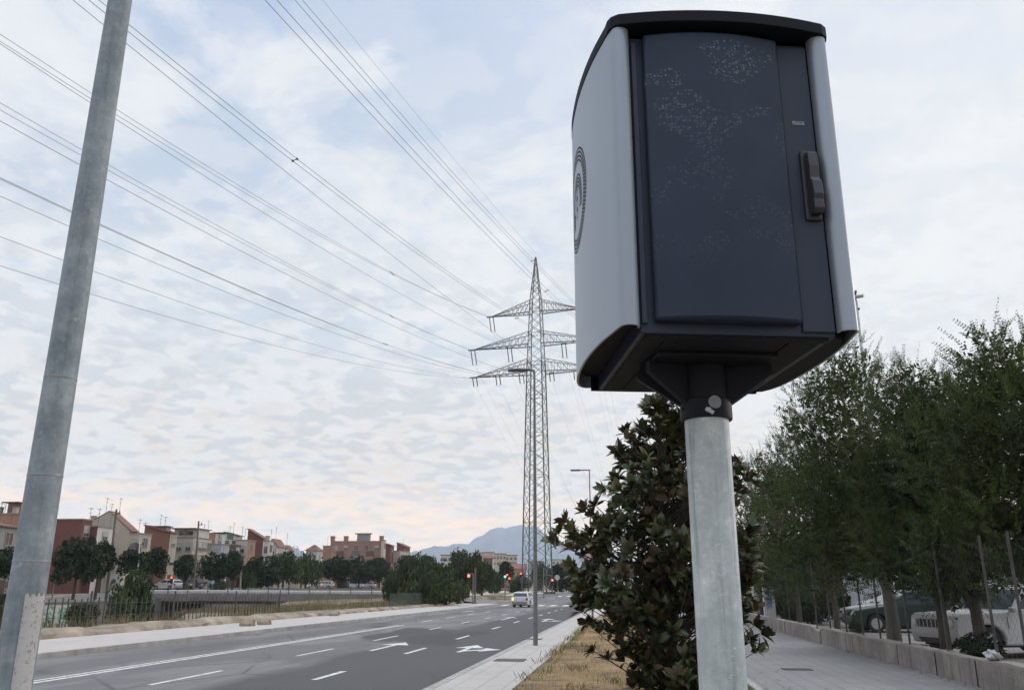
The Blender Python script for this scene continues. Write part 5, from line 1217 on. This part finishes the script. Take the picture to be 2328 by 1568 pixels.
# green mesh fence beside the bushes
gf = thing('mesh_fence', 'dark green mesh fence in front of the bush clump', 'fence', (-17.9, 78, .1))
b = MB(); V_ = []
for k in range(200):
    y = 66+k*.14
    if y < 93: V_.append(y)
for y in V_: b.add([(-18.3, y, gz(y)+.25), (-18.3, y+.05, gz(y)+.25), (-18.3, y+.05, gz(y)+1.25), (-18.3, y, gz(y)+1.25)], [(0, 1, 2, 3)])
for k in range(9): z = .28+k*.12; b.add([(-18.3, 66, gz(66)+z), (-18.3, 93, gz(93)+z), (-18.3, 93, gz(93)+z+.03), (-18.3, 66, gz(66)+z+.03)], [(0, 1, 2, 3)])
b.build('mesh_panel', mat('green_mesh', (.035, .06, .05), .7), gf, world=True, recalc=False)
for y in (66, 70.5, 75, 79.5, 84, 88.5, 93): MB().tube([(-18.32, y, gz(y)), (-18.32, y, gz(y)+1.35)], .035, 6).build('post', MATS['green_mesh'], gf, world=True)
# rubble blocks
for i, (x, y, lab) in enumerate([(563, 1421, 'sandstone block at the end of the slat fence'), (600, 1418, 'second pale block right of the fence end'), (760, 1398, 'lone pale boulder on the pavement edge before the dry grass'), (865, 1387, 'orange-brown earth block at the mesh fence'), (950, 1374, 'low brick-coloured block at the foot of the bushes')]):
    P = gr(x, y, .14); bm = bmesh.new(); bmesh.ops.create_icosphere(bm, subdivisions=3, radius=.34)
    for v in bm.verts: v.co *= 1+.16*math.sin(v.co.x*7+i)*math.cos(v.co.y*9+i*2)+.08*math.sin(v.co.z*19); v.co.x = max(-.25, min(.25, v.co.x)); v.co.z = max(-.1, min(.24, v.co.z))
    me = bpy.data.meshes.new('rubble_block'); bm.to_mesh(me); bm.free(); o = link('rubble_block', me, None, [SAND]); o.location = (P.x, P.y, gz(P.y)+.14); tag(o, lab, 'rubble')

# ================================================================== POSTS, SIGNS, SIGNALS
WOOD = mat('wooden_post', (.13, .115, .10), .9, var=.3, scale=3, stretch=(1, 1, .1))
def wpost(xb, yb, xt, yt, X, r, label, m=WOOD, cap=True, col_=None):
    P = atx(xb, 1340, X); Dp = Vector((P.x, P.y, 0)).dot(CF); q = dep(xt, yt, Dp); z0 = tz(P.x, P.y)
    t = thing('utility_post', label, 'post', (P.x, P.y, z0)); MB().tube([(0, 0, -.3), (q.x-P.x, q.y-P.y, q.z-z0)], [r*1.25, r*.8], 10).build('shaft', m, t, smooth=True)
    b = MB(); e = Vector((q.x-P.x, q.y-P.y, q.z-z0-.5)); b.tube([e+Vector((-.05, 0, 0)), e+Vector((.55, 0, .05))], .04, 6); b.tube([e+Vector((.4, 0, .0)), e+Vector((.4, 0, .3))], .06, 6); b.build('bracket', BLACKP, t)
wpost(244, 1345, 265, 1157, -54.5, .13, 'tall leaning wooden post left of the round shrub')
wpost(440, 1333, 452, 1184, -54.5, .13, 'tall wooden post in front of the beige apartment building')
wpost(312, 1312, 318, 1228, -54.8, .09, 'short white painted post behind the round shrub', mat('white_post', (.52, .50, .48), .7))
wpost(546, 1330, 549, 1258, -54.5, .12, 'pale concrete post before the pale blue house', mat('pale_post', (.30, .29, .28), .8))
wpost(726, 1335, 727, 1262, -54.5, .10, 'thin grey post left of the pink apartment block', MATS['pale_post'])
SIGH = mat('signal_housing', (.018, .019, .02), .6); POLEM = mat('signal_pole', (.16, .165, .165), .6, .2)
RED = mat('red_lens_lit', (.5, .05, .03), .4, emit=((1., .06, .03), 10.)); GRN = mat('green_lens_lit', (.05, .4, .3), .4, emit=((.12, 1., .72), 3.5)); OFFL = mat('lens_unlit', (.03, .025, .02), .4)
def signal(px, ylit, ybase, D_, lit, label, arm=0., sc=1., pole=True):
    P = dep(px, 1340, D_); zl_ = dep(px, ylit, D_).z; z0 = gz(P.y)+.1
    t = thing('traffic_light', label, 'traffic light', (P.x, P.y, z0), YAW, 'traffic lights at the crossing')
    k = {'r': 0, 'g': 2}[lit]; s = .30*sc; ztop = zl_-z0+k*s+s*.55
    ox = 0.
    if pole: MB().tube([(arm if arm else .0, .16, 0), (arm if arm else 0., .16, ztop+.05)], .06, 10).build('pole', POLEM, t, smooth=True)
    if arm: b = MB(); b.tube([(arm, .16, ztop), (0, .16, ztop)], .05, 8); b.build('arm', POLEM, t, smooth=True)
    MB().box(-.15*sc, .15*sc, -.10, .10, ztop-3*s-.05, ztop+.0).build('housing', SIGH, t, bevel=.02)
    for j in range(3):
        zc = ztop-s*.5-j*s-.02; m = (RED if lit == 'r' else GRN) if j == k else OFFL
        b = MB(); b.lathe([(.001, -.02), (.125*sc, -.02), (.125*sc, .0), (.001, .018)], 16); o = b.build('lens', m, t); o.rotation_euler = (math.pi/2, 0, 0); o.location = (0, -.115, zc)
        b = MB(); vs = []
        for yy in (-.12, -.30):
            for q in range(9): a = math.pi*q/8; vs.append((.115*sc*math.cos(a), yy, zc+.115*sc*math.sin(a)))
        b.add(vs, [(q, q+1, 9+q+1, 9+q) for q in range(8)]); b.build('visor', SIGH, t, recalc=False)
    return t
signal(1065, 1308, 1350, 90, 'r', 'large red traffic light left of the road before the dark trees', arm=.45, sc=1.1)
signal(1148, 1310, 1352, 104, 'g', 'green traffic light on a thin post left of the moving car')
signal(1153, 1306, 1345, 160, 'r', 'small red light right beside the green one, farther off', sc=.9)
signal(1158, 1314, 1345, 138, 'r', 'red light low beside the green signal post')
signal(1184, 1303, 1345, 150, 'r', 'red light left of the near lamp post', sc=.9)
signal(1256, 1318, 1350, 128, 'r', 'red light between the pylon feet')
signal(1307, 1295, 1350, 105, 'r', 'red light at the left edge of the magnolia', sc=.85)
signal(388, 1312, 1345, 106, 'r', 'red traffic light above the left end of the bridge', sc=.9)
signal(119, 1307, 1345, 92, 'r', 'red light just right of the thick near lamp post')
sg = signal(1338, 1250, 1350, 92, 'g', 'green light seen through the upper left magnolia leaves', arm=.9)
def rsign(px, yc, D_, r, label, front=(.5, .5, .49), shape='round', back=True, name='road_sign'):
    P = dep(px, 1340, D_); zc = dep(px, yc, D_).z; z0 = tz(P.x, P.y); t = thing(name, label, 'sign', (P.x, P.y, z0), YAW)
    MB().tube([(0, .05, 0), (0, .05, zc-z0+r)], .035, 8).build('pole', POLEM, t, smooth=True)
    m = mat('sign_%d' % int(sum(front)*1000), front, .5, var=.05)
    if shape == 'round': b = MB(); b.lathe([(.001, -.01), (r, -.01), (r, .01), (.001, .01)], 24); o = b.build('sign_plate', m, t); o.rotation_euler = (math.pi/2, 0, 0); o.location = (0, 0, zc-z0); return t
    w, h = shape; MB().box(-w/2, w/2, -.012, .012, zc-z0-h/2, zc-z0+h/2).build('sign_plate', m, t, bevel=.01); return t
rsign(1267, 1312, 120, .36, 'round pale grey sign back on a post right of the pylon', (.42, .42, .42))
rsign(1337, 1266, 96, .35, 'pinkish rectangular sign beside the upper green light', (.50, .40, .40), (1.5, .9))
rsign(18, 1328, 88, .42, 'round dark sign on a leaning post left of the near pole', (.10, .09, .085))
rsign(256, 1320, 92, .24, 'blue round sign near the leaning wooden post', (.05, .12, .35))
rsign(482, 1323, 100, .22, 'small round blue and white sign above the guard rail', (.22, .32, .5))
P = dep(1080, 1340, 92); t = thing('control_post', 'grey concrete post right of the large red light', 'post', (P.x, P.y, gz(P.y)+.1)); MB().box(-.09, .09, -.07, .07, 0, dep(1080, 1293, 92).z-gz(P.y)).build('shaft', WOOD, t, bevel=.02); MB().box(-.16, .16, -.12, .12, .02, .25).build('base', POLEM, t)
P = dep(1236, 1340, 112); t = thing('thin_post', 'thin grey post between the near lamp and the pylon feet', 'post', (P.x, P.y, gz(P.y)+.1)); MB().tube([(0, 0, 0), (0, 0, 3.6)], [.07, .05], 8).build('shaft', POLEM, t, smooth=True); MB().box(-.1, .1, -.1, .1, 3.6, 3.75).build('cap', POLEM, t)
# white bus shape beyond crossing
P = dep(1190, 1340, 240); car('white van far beyond the crossing behind the red lights', (P.x, P.y, tz(P.x, P.y)+.12), R(60), paint('white_paint', (.38, .385, .39), .0), L=6, Wd=2.1, H=2.7, belt=1.3, hood=1.2, prof='van', cat='van', name='parked_van', group=None)
# ================================================================== HOUSES ON THE FAR BANK
def wallmat(name, c, brick=False):
    if name in MATS: return MATS[name]
    g = newmat(name, .92, spec=.25); p = g.obj(); X, Y, Z = g.xyz(p)
    a = g.mix(g.ramp(g.noise(p, .5, 6, .65), [(.35, 0.), (.65, 1.)]), tuple(k*.86 for k in c), c)
    st = g.ramp(g.noise(g.mapv(p, sc=(1.4, 1.4, .12)), 1.2, 5, .7), [(.52, 0.), (.68, 1.)]); a = g.mix(g.math('MULTIPLY', st, .38), a, tuple(k*.5 for k in c))
    if brick:
        br = g.n('ShaderNodeTexBrick'); cb = g.n('ShaderNodeCombineXYZ'); g.put(cb.inputs[0], g.math('ADD', X, Y)); g.put(cb.inputs[1], Z); g.put(br.inputs['Vector'], cb.outputs[0])
        br.inputs['Scale'].default_value = 3.; br.inputs['Mortar Size'].default_value = .03; br.inputs['Color1'].default_value = (*c, 1); br.inputs['Color2'].default_value = (*[k*.75 for k in c], 1); br.inputs['Mortar'].default_value = (*[k*.6+.04 for k in c], 1)
        a = g.mix(.6, a, br.outputs[0])
    g.color(a); g.bump(g.noise(p, 8, 4), .25, .02); return g.m
W_ = {'red': wallmat('red_brick_wall', (.175, .075, .064), True), 'orange': wallmat('orange_brick_wall', (.235, .115, .085), True), 'beige': wallmat('beige_render', (.42, .375, .32)), 'cream': wallmat('cream_render', (.50, .45, .38)), 'white': wallmat('white_render', (.52, .51, .50)), 'grey': wallmat('grey_render', (.27, .27, .275)), 'pink': wallmat('pink_brick', (.30, .19, .15)), 'blue': wallmat('pale_blue_render', (.37, .42, .47)), 'brown': wallmat('brown_render', (.13, .10, .085)), 'salmon': wallmat('salmon_render', (.34, .20, .15))}
TILE = mat('roof_tiles', (.19, .10, .08), .9, var=.3, scale=2, bump=.4, stretch=(3, .3, 1)); SLAB = mat('roof_slab', (.24, .20, .18), .9, var=.25)
SHUT = mat('window_shutter', (.34, .33, .31), .7, var=.2, scale=.7); SHUTD = mat('brown_shutter', (.10, .06, .045), .7, var=.2); WFR = mat('window_frame', (.30, .29, .28), .7); PANE = mat('window_pane', (.03, .035, .042), .12, spec=.7, var=.3, scale=.4); RAILM = mat('balcony_rail', (.08, .08, .085), .6); AWN = mat('green_awning', (.035, .10, .075), .8); DOORM = mat('house_door', (.10, .055, .035), .7)
RH = random.Random(21)
PANE_F = mat('far_pane', (.10, .105, .11), .5)
def window(parent, cx, cy, cz, w, h, face, wall_mat_, shut=0.):
    """face 'x': looks along +x, 'y': looks along -y; local coordinates of the house"""
    def bx(b, u0, u1, d0, d1, z0, z1):
        if face == 'x': b.box(cx+d0, cx+d1, cy+u0, cy+u1, z0, z1)
        else: b.box(cx+u0, cx+u1, cy-d1, cy-d0, z0, z1)
    f = MB(); t = .07
    bx(f, -w/2-t, w/2+t, .0, .07, cz+h/2, cz+h/2+t); bx(f, -w/2-t-.04, w/2+t+.04, .0, .12, cz-h/2-t, cz-h/2); bx(f, -w/2-t, -w/2, .0, .069, cz-h/2+.001, cz+h/2-.001); bx(f, w/2, w/2+t, .0, .069, cz-h/2+.001, cz+h/2-.001); bx(f, -.03, .03, .01, .05, cz-h/2+.001, cz+h/2-.001)
    fo = f.build('window', WFR, parent); p = MB(); bx(p, -w/2, w/2, .004, .02, cz-h/2, cz+h/2); p.build('pane', PANE, fo)
    if shut > 0: s = MB(); bx(s, -w/2+.01, w/2-.01, .021, .045, cz+h/2-h*shut, cz+h/2-.005); s.build('shutter', SHUT if RH.random() < .7 else SHUTD, fo)
def antenna(parent, x, y, z, h=1.8):
    b = MB(); b.tube([(x, y, z), (x, y, z+h)], .028, 5)
    for k in range(5): q = .28-.03*k; b.tube([(x-q, y+.12*k-.2, z+h-.1), (x+q, y+.12*k-.2, z+h-.1)], .016, 4)
    b.tube([(x, y-.3, z+h-.1), (x, y+.45, z+h-.1)], .02, 4); b.tube([(x-.3, y, z+h*.72), (x+.3, y, z+h*.72)], .016, 4); b.build('antenna', RAILM, parent)
def house(a, bb, c, ytop, label, wall='beige', end=None, X=-66., roof='flat', rows=3, ew=(0, 0), fw=None, ant=1, chim=0, ridge=None, bal=False, back=0, drop=None, cat='house', name='house', extra=None, H0=None):
    P0 = atx(bb, 1340, X); Dp = Vector((P0.x, P0.y, 0)).dot(CF); ztop = dep(bb, ytop, Dp).z; y1 = atx(c, 1340, X).y if c > bb else P0.y+6; d = ray(a, 1340); xl = P0.y*d.x/d.y
    z0 = tz(P0.x, P0.y); H = ztop-z0; dX = X-xl; dY = max(y1-P0.y, 2.)
    t = thing(name, label, cat, (X, P0.y, z0), 0, None); end = end or wall
    # wall shell: facade material on +x, end material on -y
    b = MB(); 
    def topz(x): # x local (<=0)
        if roof == 'gable': f = -x/dX; r = ridge if ridge else .5; return H+(drop or 1.8)*(1-abs(f-r)/(r if f < r else 1-r))
        if roof == 'shed': return H+(-(x)/dX)*(drop or 0)
        return H
    xsn = [0, -dX] if roof in ('flat', 'shed', 'hip') else [0, -dX*(ridge or .5), -dX]
    b.cur = 1; pl = [(0, -1)]+[(0, topz(0))]+[(x, topz(x)) for x in xsn[1:-1]]+[(-dX, topz(-dX)), (-dX, -1)]
    n = len(pl); vs = [(x, 0, z) for x, z in pl]+[(x, dY, z) for x, z in pl]
    b.add(vs, [tuple(range(n))]); b.cur = 0; b.add([], [])
    k = len(b.v)-2*n; b.f += [tuple(k+i for i in reversed(range(n, 2*n)))]+[(k+i, k+(i+1) % n, k+n+(i+1) % n, k+n+i) for i in range(n)]; b.mi += [0]*(n+1)
    b.build('wall', (W_[wall], W_[end]), t)
    # roof
    b = MB(); o = .25
    if roof == 'flat': b.box(-dX-.05, .12, -.08, dY+.02, H+.004, H+.16); rf = b.build('roof', SLAB, t)
    elif roof == 'shed': z_ = topz(-dX); vs = [(.3, -o, H+.03), (.3, dY+.05, H+.03), (-dX-.1, dY+.05, z_+.03), (-dX-.1, -o, z_+.03)]; vs += [(x, y, z+.18) for x, y, z in vs]; b.add(vs, [(0, 1, 2, 3), (7, 6, 5, 4), (0, 1, 5, 4), (1, 2, 6, 5), (2, 3, 7, 6), (3, 0, 4, 7)]); rf = b.build('roof', TILE, t)
    elif roof == 'gable':
        r = -dX*(ridge or .5); zr = topz(r)
        vs = [(.25, -.06, H-.05), (r, -.06, zr+.03), (-dX-.2, -.06, H-.05)]; vs += [(x, dY+.1, z) for x, y, z in vs]; vs += [(x, y, z+.08) for x, y, z in vs]
        b.add(vs, [(0, 3, 4, 1), (1, 4, 5, 2), (6, 7, 10, 9), (7, 8, 11, 10), (0, 1, 7, 6), (1, 2, 8, 7), (3, 9, 10, 4), (4, 10, 11, 5), (0, 6, 9, 3), (2, 5, 11, 8)]); rf = b.build('roof', TILE, t)
    else:
        rz_ = H+(drop or 1.4); vs = [(.4, -.4, H), (.4, dY+.4, H), (-dX-.4, dY+.4, H), (-dX-.4, -.4, H), (-dX/2, dY*.35, rz_), (-dX/2, dY*.65, rz_)]; b.add(vs, [(3, 2, 1, 0), (0, 1, 5, 4), (1, 2, 5), (2, 3, 4, 5), (3, 0, 4)]); rf = b.build('roof', TILE, t)
    for k in range(ant): antenna(rf, -RH.uniform(.2, .8)*dX, RH.uniform(.1, .8)*dY, topz(-.5*dX)+.05, RH.uniform(1.5, 2.6))
    for k in range(chim): x_ = -RH.uniform(.25, .75)*dX; q = MB(); q.box(x_-.3, x_+.3, .5, 1.1, topz(x_)-.2, topz(x_)+.95); co = q.build('chimney', W_['beige'], rf); q = MB(); q.box(x_-.38, x_+.38, .42, 1.18, topz(x_)+.953, topz(x_)+1.05); q.build('chimney_cap', SLAB, co)
    # facade windows
    fw = fw or max(1, int(dY/2.6)); fh = H/rows
    for r_ in range(rows):
        for k in range(fw):
            yy = dY*(k+.5)/fw; zz3 = fh*r_+fh*.55
            if r_ == 0 and k == 0: q = MB(); q.box(.004, .06, yy-.5, yy+.5, 0, 2.1); q.build('door', DOORM, t); continue
            window(t, 0.002, yy, zz3, 1.05, 1.25, 'x', None, RH.choice([0, .4, .7, 1.0]))
            if bal and r_ > 0 and k % 2 == 0:
                q = MB(); q.box(.06, .9, yy-1.0, yy+1.0, fh*r_-.02, fh*r_+.12); bo_ = q.build('balcony', W_[wall], t); q = MB(); q.box(.86, .9, yy-1.0, yy+1.0, fh*r_+1.0, fh*r_+1.05)
                for j in range(9): q.box(.87, .89, yy-1.0+j*.25-.012, yy-1.0+j*.25+.012, fh*r_+.121, fh*r_+.999)
                q.build('railing', RAILM, bo_)
    for r_ in range(ew[1]):
        for k in range(ew[0]): window(t, -dX*(k+.5)/ew[0], -.002, H-(r_+.55)*(H/max(rows, 1)), min(1.1, dX/ew[0]*.5), 1.15, 'y', None, RH.choice([0, .5, 1.0]))
    if extra: extra(t, dX, dY, H)
    return t, dX, dY, H
def terrace(u0, u1, h, wall='white', posts=True):
    def f(t, dX, dY, H):
        q = MB(); q.box(-dX*u1, -dX*u0, dY*.25, dY*.9, H+.17, H+h); e = q.build('roof_room', W_[wall], t)
        q = MB(); q.box(-dX*u1-.3, -dX*u0+.3, dY*.05, dY*.95, H+h+.003, H+h+.13); q.build('roof_slab', TILE, e)
        q = MB(); q.box(-dX*(u1*.8), -dX*(u0+.2*(u1-u0)), dY*.25-.03, dY*.25-.004, H+.5, H+h-.3); q.build('roof_window', PANE, e)
    return f
def awning(t, dX, dY, H):
    q = MB(); q.box(-dX*.95, .9, -.3, dY*.8, H+1.9, H+2.0); e = q.build('awning', AWN, t); q = MB(); q.box(.8, .85, 0, dY*.8, H+.9, H+1.9); q.build('awning_flap', AWN, e)
def arches(t, dX, dY, H):
    for k in range(1 if dX < 6 else 2):
        cx = -dX*(.3+.42*k); r = .95; zc = H-2.1; pts = [(cx-r, zc-1.4)]+[(cx+r*math.cos(a), zc+r*math.sin(a)) for a in [math.pi*(1-j/12) for j in range(13)]]+[(cx+r, zc-1.4)]
        q = MB(); q.prism(pts, -.10, -.03, 'y'); q.build('arch_window', PANE, t)
house(-130, -20, 21, 1198, 'grey rendered house at the far left edge of the picture', 'grey', roof='shed', drop=1.0, rows=3)
house(-60, 30, 62, 1204, 'orange brick house with arched window left of the near pole', 'orange', X=-67, rows=3, extra=arches)
house(-60, 18, 75, 1168, 'set-back pinkish roof-terrace house above the orange brick one', 'grey', 'salmon', X=-82, rows=4, extra=terrace(.2, .6, 1.6, 'salmon'), chim=2, ant=2)
house(92, 166, 172, 1181, 'tall blank red brick house just right of the near pole', 'red', X=-67.5, rows=3, ant=0)
house(160, 203, 240, 1197, 'white house with arched loggia beside the blank red brick wall', 'white', 'red', X=-66.5, rows=3, extra=arches, ant=2)
house(150, 279, 284, 1207, 'big gabled beige house with bare end wall behind the leaning post', 'beige', X=-72, roof='gable', ridge=.42, drop=2.9, rows=3, ant=3, chim=1)
house(196, 272, 300, 1264, 'low beige house with one dark window below the gabled house', 'cream', X=-64, rows=2, ew=(2, 1))
house(278, 302, 330, 1213, 'narrow beige house with small arch between gable and red wall', 'beige', X=-66.3, rows=3, extra=arches, ew=(1, 2), ant=2)
house(312, 373, 384, 1212, 'house with sloping orange-red end wall behind the white post', 'beige', 'orange', X=-66, roof='shed', drop=1.1, rows=3, ant=2, extra=terrace(.25, .8, 1.0, 'grey'))
house(364, 428, 470, 1222, 'three-storey beige apartment house with shutters beside the second wooden post', 'cream', 'beige', X=-65.5, rows=3, ew=(3, 3), fw=4, bal=True, ant=3, extra=terrace(.05, .9, 1.4, 'white'))
house(430, 478, 500, 1212, 'set-back white top storey with tiled edge behind the apartment house', 'white', 'salmon', X=-76, rows=4, ant=2)
house(472, 494, 512, 1238, 'pale blue house with dark green roof awning', 'blue', X=-65.5, rows=3, ew=(1, 2), extra=awning, ant=1)
house(500, 526, 531, 1238, 'dark brown house right of the pale blue one', 'brown', X=-66.2, rows=3, ew=(1, 1), ant=0)
house(498, 530, 540, 1219, 'set-back white house above the dark brown one', 'white', X=-76, roof='shed', drop=.8, rows=4, ew=(2, 1), ant=2)
house(527, 553, 572, 1228, 'cream and salmon house before the tall red end wall', 'salmon', 'cream', X=-65.5, rows=3, ew=(1, 2), ant=2)
house(552, 589, 597, 1226, 'tall blank dark red end wall house in the middle of the row', 'white', 'red', X=-68, roof='shed', drop=1.9, rows=3, ant=0)
house(590, 603, 612, 1230, 'narrow white house beside the dark red end wall', 'white', X=-66, rows=3, ew=(1, 3), ant=1, chim=1)
house(598, 622, 641, 1243, 'cream house with salmon top floor right of the narrow white one', 'cream', X=-66, roof='gable', drop=1.5, rows=3, ew=(1, 2), ant=1)
house(632, 652, 662, 1253, 'small white gabled house above the tall leafy tree', 'white', X=-68, roof='gable', drop=1.2, rows=2, ew=(2, 1), ant=1)
house(655, 676, 690, 1266, 'low cream house in the dip of the row', 'cream', X=-66, rows=2, ew=(2, 1), ant=1)
house(690, 716, 728, 1251, 'white house with hipped tiled roof left of the pink apartment block', 'white', X=-70, roof='hip', rows=3, ew=(2, 2), chim=1, ant=0)
def pinkx(t, dX, dY, H):
    fh = H/4
    q = MB(); q.box(-dX*.97, -dX*.03, -.35, -.003, H-1.75*fh, H-1.65*fh); q.build('cornice', W_['cream'], t)
    for r_ in (1.15, 2.15, 3.15):
        for k, (u, w_) in enumerate(((.80, 2.6), (.50, 3.0), (.22, 2.6))):
            x_ = -dX*u; zc = H-r_*fh-.2; q = MB(); q.box(x_-w_/2, x_+w_/2, -1.2, -.004, zc-1.2, zc-.25); bo_ = q.build('balcony', W_['pink'] if k != 1 else W_['white'], t); q = MB(); q.box(x_-w_*.42, x_+w_*.42, -.06, -.003, zc-.2, zc+1.15); bq = q.build('balcony_door', SHUTD if k != 1 else PANE, t)
    q = MB(); q.box(-dX*.50, -dX*.26, dY*.2, dY*.8, H+.17, H+2.0); e = q.build('roof_room', W_['grey'], t); q = MB(); q.box(-dX*.54, -dX*.23, dY*.1, dY*.9, H+2.003, H+2.25); q.build('roof_slab', SLAB, e)
    for u in (.98, .72, .03): q = MB(); q.box(-dX*u-.5, -dX*u+.5, .3, 1.3, H+.1, H+1.3); e = q.build('chimney', W_['pink'], t); q = MB(); q.box(-dX*u-.6, -dX*u+.6, .2, 1.4, H+1.303, H+1.5); q.build('chimney_cap', SLAB, e)
house(745, 864, 868, 1230, 'long pink brick apartment block with balconies and roof penthouse', 'pink', X=-66, rows=4, ew=(5, 1), ant=0, extra=pinkx, cat='apartment block', name='apartment_block')
house(728, 750, 752, 1241, 'lower pink brick wing at the left end of the apartment block', 'pink', X=-72, rows=4, ew=(1, 0), ant=1, fw=1)
house(862, 868, 872, 1228, 'slim cream stair tower at the right corner of the apartment block', 'cream', X=-65.0, rows=4, ant=0, fw=1)
house(866, 884, 892, 1240, 'small dark red house right of the pink apartment block', 'red', X=-68, rows=3, roof='shed', drop=.8, ant=0)
house(868, 906, 927, 1252, 'pale beige house with flat roof at the right end of the row', 'beige', X=-66, rows=3, ew=(2, 0), ant=1)
house(898, 914, 929, 1242, 'red brick top floor with dark opening at the end of the row', 'red', X=-70, rows=3, roof='shed', drop=1.2, ew=(1, 1), ant=1)
# the town farther off beyond the crossing
def far_house(x0, x1, yt, yb, D_, label, wall, roof='flat', win=3, rz=0.):
    a, c = dep(x0, 1340, D_), dep(x1, 1340, D_); w = (c-a).length; zt_, zb2 = dep(x0, yt, D_).z, dep(x0, yb, D_).z; z0 = min(zb2, tz(a.x, a.y)); m_ = (a+c)/2
    t = thing('distant_building', label, 'building', (m_.x, m_.y, z0), YAW+rz); H = zt_-z0; dd = max(9, w*.6)
    MB().box(-w/2, w/2, 0, dd, -1, H).build('wall', W_[wall], t)
    b = MB()
    if roof == 'flat': b.box(-w/2-.3, w/2+.3, -.3, dd+.3, H+.01, H+.5); b.build('roof', SLAB, t)
    else: b.add([(-w/2-.5, -.5, H), (w/2+.5, -.5, H), (w/2+.5, dd+.5, H), (-w/2-.5, dd+.5, H), (-w/2-.5, dd/2, H+w*.10+1), (w/2+.5, dd/2, H+w*.10+1)], [(0, 1, 5, 4), (2, 3, 4, 5), (0, 4, 3), (1, 2, 5), (0, 3, 2, 1)]); b.build('roof', TILE, t)
    for r_ in range(max(1, min(3, int((zt_-zb2)/3.2)))):
        for k in range(win):
            x_ = -w/2+w*(k+.5)/win; ww = w/win*.28; z_ = H-1.9-3.1*r_; b = MB(); b.box(x_-ww, x_+ww, -.08, -.01, z_-.7, z_+.7); b.build('window', PANE_F, t)
FH = [(1000, 1032, 1262, 1295, 420, 'pale flat-roofed building on the slope left of the tall feathery tree', 'white', 'flat', 4),
 (1022, 1052, 1256, 1290, 520, 'higher pale grey block just left of the tall feathery tree', 'grey', 'flat', 4),
 (1072, 1100, 1257, 1290, 500, 'white block right of the tall feathery tree', 'white', 'flat', 3),
 (1098, 1122, 1256, 1300, 430, 'white tower-like block in the middle of the distant town', 'white', 'flat', 2),
 (1120, 1150, 1259, 1300, 470, 'cream block with flat roof under the mountain', 'cream', 'flat', 4),
 (1148, 1176, 1262, 1305, 520, 'low pale block under the right flank of the mountain', 'cream', 'flat', 3),
 (1098, 1118, 1268, 1300, 330, 'brick red house before the white distant block', 'orange', 'gable', 2),
 (1134, 1170, 1280, 1312, 300, 'salmon flat building above the red-roofed hall', 'salmon', 'flat', 4),
 (1150, 1196, 1292, 1330, 260, 'hall with a wide red roof left of the pylon foot', 'salmon', 'gable', 4),
 (1255, 1300, 1272, 1310, 560, 'faint pale building seen between pylon and magnolia', 'white', 'flat', 5),
 (1206, 1236, 1276, 1320, 480, 'faint grey building seen through the pylon legs', 'grey', 'flat', 3)]
for h in FH: far_house(*h)
# mountains
def mountain(name, prof, D_, thick, c, label):
    rng = np.random.default_rng(5); prof = sorted(prof); px0, px1 = prof[0][0], prof[-1][0]; N = 160; M_ = 16; V = []; F = []
    for j in range(M_+1):
        f = j/M_
        for i in range(N+1):
            px = px0+(px1-px0)*i/N; py = np.interp(px, [q[0] for q in prof], [q[1] for q in prof]); Dj = D_-thick*(1-f) if j <= M_ else D_
            P = dep(px, py, D_); top = P.z+3.5*math.sin(i*1.7)*math.sin(i*.37)+4*math.sin(i*.63+2)
            Pj = dep(px, 1340, D_-thick*(1-f)); rid = 1+.05*math.sin(i*.21+5*f)*(1-f)+.03*math.sin(i*.53-9*f+2)*(1-f)
            z = -5+(top+5)*(f**1.25)*(1 if f == 1 else rid); V.append((Pj.x, Pj.y, z))
    for j in range(M_):
        for i in range(N): a = j*(N+1)+i; F.append((a, a+1, a+N+2, a+N+1))
    k = len(V)
    for i in range(N+1):
        P = dep(px0+(px1-px0)*i/N, 1340, D_+thick); V.append((P.x, P.y, -5))
    for i in range(N): a = M_*(N+1)+i; F.append((a, a+1, k+i+1, k+i))
    tag(npmesh(name, V, F, [mat(name+'_slope', c, .95, var=.25, scale=.004)], smooth=True), kind='structure')  # bluish slope colour carries part of the distance haze
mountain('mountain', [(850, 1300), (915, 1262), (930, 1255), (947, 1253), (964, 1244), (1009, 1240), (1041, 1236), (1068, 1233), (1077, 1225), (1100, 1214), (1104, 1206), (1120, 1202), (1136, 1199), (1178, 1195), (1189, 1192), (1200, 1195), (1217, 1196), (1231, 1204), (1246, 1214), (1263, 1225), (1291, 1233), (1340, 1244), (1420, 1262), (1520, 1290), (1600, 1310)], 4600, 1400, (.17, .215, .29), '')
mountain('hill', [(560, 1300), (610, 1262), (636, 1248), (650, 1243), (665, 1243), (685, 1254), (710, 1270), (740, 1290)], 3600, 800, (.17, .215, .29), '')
# haze
hz = newmat('haze_air'); t_ = hz.t; t_.nodes.remove(hz.b); pv = t_.nodes.new('ShaderNodeVolumePrincipled'); pv.inputs['Color'].default_value = (.84, .94, 1., 1); pv.inputs['Density'].default_value = 1.45e-4; pv.inputs['Anisotropy'].default_value = .2
out = [n for n in t_.nodes if n.type == 'OUTPUT_MATERIAL'][0]; t_.links.new(pv.outputs[0], out.inputs['Volume'])
b = MB(); b.box(-3800, 3800, -300, 6100, -7, 420); o = b.build('haze', hz.m); tag(o, 'thin pale haze filling the air over the valley', 'haze', kind='stuff')
